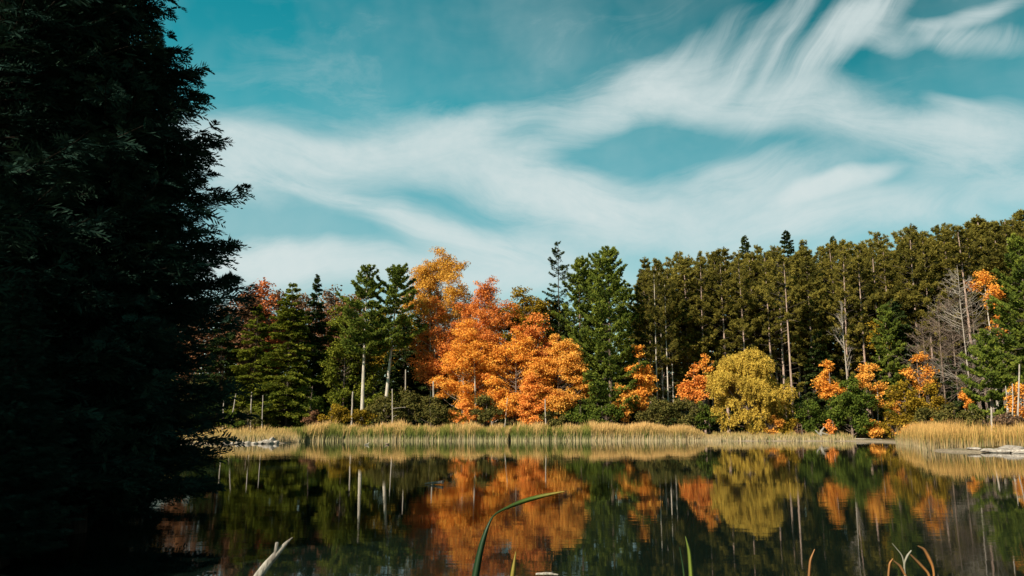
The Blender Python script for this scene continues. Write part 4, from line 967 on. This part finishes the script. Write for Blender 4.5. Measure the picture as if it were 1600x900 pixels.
Y1 = 12.0; X1 = at(128, 668, Y1).x
k1 = Y1 / F
def R1(z): return float(np.interp(z, [0, .6, 1.6, 3.2, 4.8, 6.2, 8.0, 10.5, 12.4], [1.7, 2.05, 2.3, 2.25, 2.0, 1.6, 1.02, .6, .1]))
ext = []
for (px, py, Lh) in ((388, 234, 2.55), (380, 318, 2.5), (372, 372, 2.4), (345, 165, 2.1)):
    zt = at(px, py, Y1).z; s = zt / 12.4; ext.append((zt - Lh * (1.0 * s + .02), -.05, (at(px, py, Y1).x - X1) * .99))
near1 = meshes(near_hemlock(np.random.default_rng(401), 12.4, R1, 700, 1.0, ext), 'near_hemlock')
near2 = meshes(near_hemlock(np.random.default_rng(402), 13.5, lambda z: float(np.interp(z, [0, 2, 6, 10, 13.5], [2.7, 2.7, 2.3, 1.4, .1])), 330, 1.0), 'near_hemlock')
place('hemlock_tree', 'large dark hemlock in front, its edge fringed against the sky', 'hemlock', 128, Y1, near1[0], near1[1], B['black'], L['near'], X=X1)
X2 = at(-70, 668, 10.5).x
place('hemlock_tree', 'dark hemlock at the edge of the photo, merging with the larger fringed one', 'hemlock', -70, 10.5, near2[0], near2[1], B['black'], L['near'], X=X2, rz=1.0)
G_NS = 'dark conifers standing behind the large near hemlock'
for k, (px, Y, s, rz) in enumerate(((60, 17, 1.0, 2.0), (190, 21, .95, 3.0), (-30, 15, 1.1, 4.2), (-120, 20, 1.2, 1.4), (120, 30, 1.15, .4))):
    X = at(px, 668, Y).x
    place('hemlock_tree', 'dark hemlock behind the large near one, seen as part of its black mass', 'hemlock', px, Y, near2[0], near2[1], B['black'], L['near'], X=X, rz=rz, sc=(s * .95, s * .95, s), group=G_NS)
# hemlocks added to the west, mostly out of view, to shade the near bank
for k, (X, Y, s) in enumerate(((-13, 7.5, 1.15), (-17, 3.5, 1.3), (-14.5, 12, 1.2), (-19, 9, 1.35), (-12, 17, 1.2), (-22, 3, 1.4), (-18, 16, 1.3), (-10.2, 4.2, .8))):
    place('hemlock_tree', 'dark hemlock added mostly out of view to shade the near bank', 'hemlock', 0, Y, near2[0], near2[1], B['black'], L['near'], X=X, rz=k * 1.7, sc=(s, s, s), group='hemlocks added to shade the near bank')
for k, (X, Y, s) in enumerate(((-5.6, 9.0, .26), (-6.6, 10.2, .34), (-7.6, 11.6, .30), (-8.2, 13.4, .36), (-9.2, 15.8, .40), (-10.4, 18.2, .36), (-11.6, 21, .44), (-13.2, 24, .5), (-15, 28, .5), (-5.4, 7.2, .2), (-7.2, 8.6, .3), (-9, 11, .34), (-10.8, 14, .4), (-17, 32, .6), (-19.5, 37, .6), (-22, 43, .7))):
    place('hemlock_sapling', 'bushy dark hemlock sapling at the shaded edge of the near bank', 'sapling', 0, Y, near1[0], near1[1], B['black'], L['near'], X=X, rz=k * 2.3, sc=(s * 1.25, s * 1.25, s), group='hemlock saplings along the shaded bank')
# low growth on the near left bank
def fern(rng, n=14):
    g = Geo()
    for k in range(n):
        a = rng.uniform(0, 6.28); ln = rng.uniform(.4, .85); h = np.array([math.cos(a), math.sin(a), 0]); q = np.linspace(.15, 1, 16)
        c = h * (q * ln * .8)[:, None] + np.array([0, 0, 1.]) * (ln * (.9 * q - .75 * q * q))[:, None]; sd = np.array([-h[1], h[0], 0])
        for sg in (-1, 1):
            d = unit(sd * sg + h * .35 + np.array([0, 0, -.15])) * np.ones((16, 1)); l = .2 * ln * np.sin(q * 2.9) + .02
            g.leaves(c + d * l[:, None] * .5, d, unit(np.cross(d, np.array([0, 0, 1.]) + 0 * d)), l, .035)
    return g
ferns = [fern(np.random.default_rng(500 + i_)).mesh('fern') for i_ in range(3)]
rng = np.random.default_rng(77); fpts = []
while len(fpts) < 34:
    X = rng.uniform(-9.5, -3.2); Y = rng.uniform(5.5, 13.5)
    if pond_sd(np.array([X]), np.array([Y]))[0] > .15: fpts.append((X, Y))
for k, (X, Y) in enumerate(fpts):
    o = link('fern', ferns[k % 3], L['near']); o.location = (X, Y, gz(X, Y) - .02); o.rotation_euler = (0, 0, k * 1.1); s = rng.uniform(.7, 1.2); o.scale = (s, s, s)
    tag(o, 'dark fern in the shade under the near hemlocks', 'fern', 'ferns under the near hemlocks')
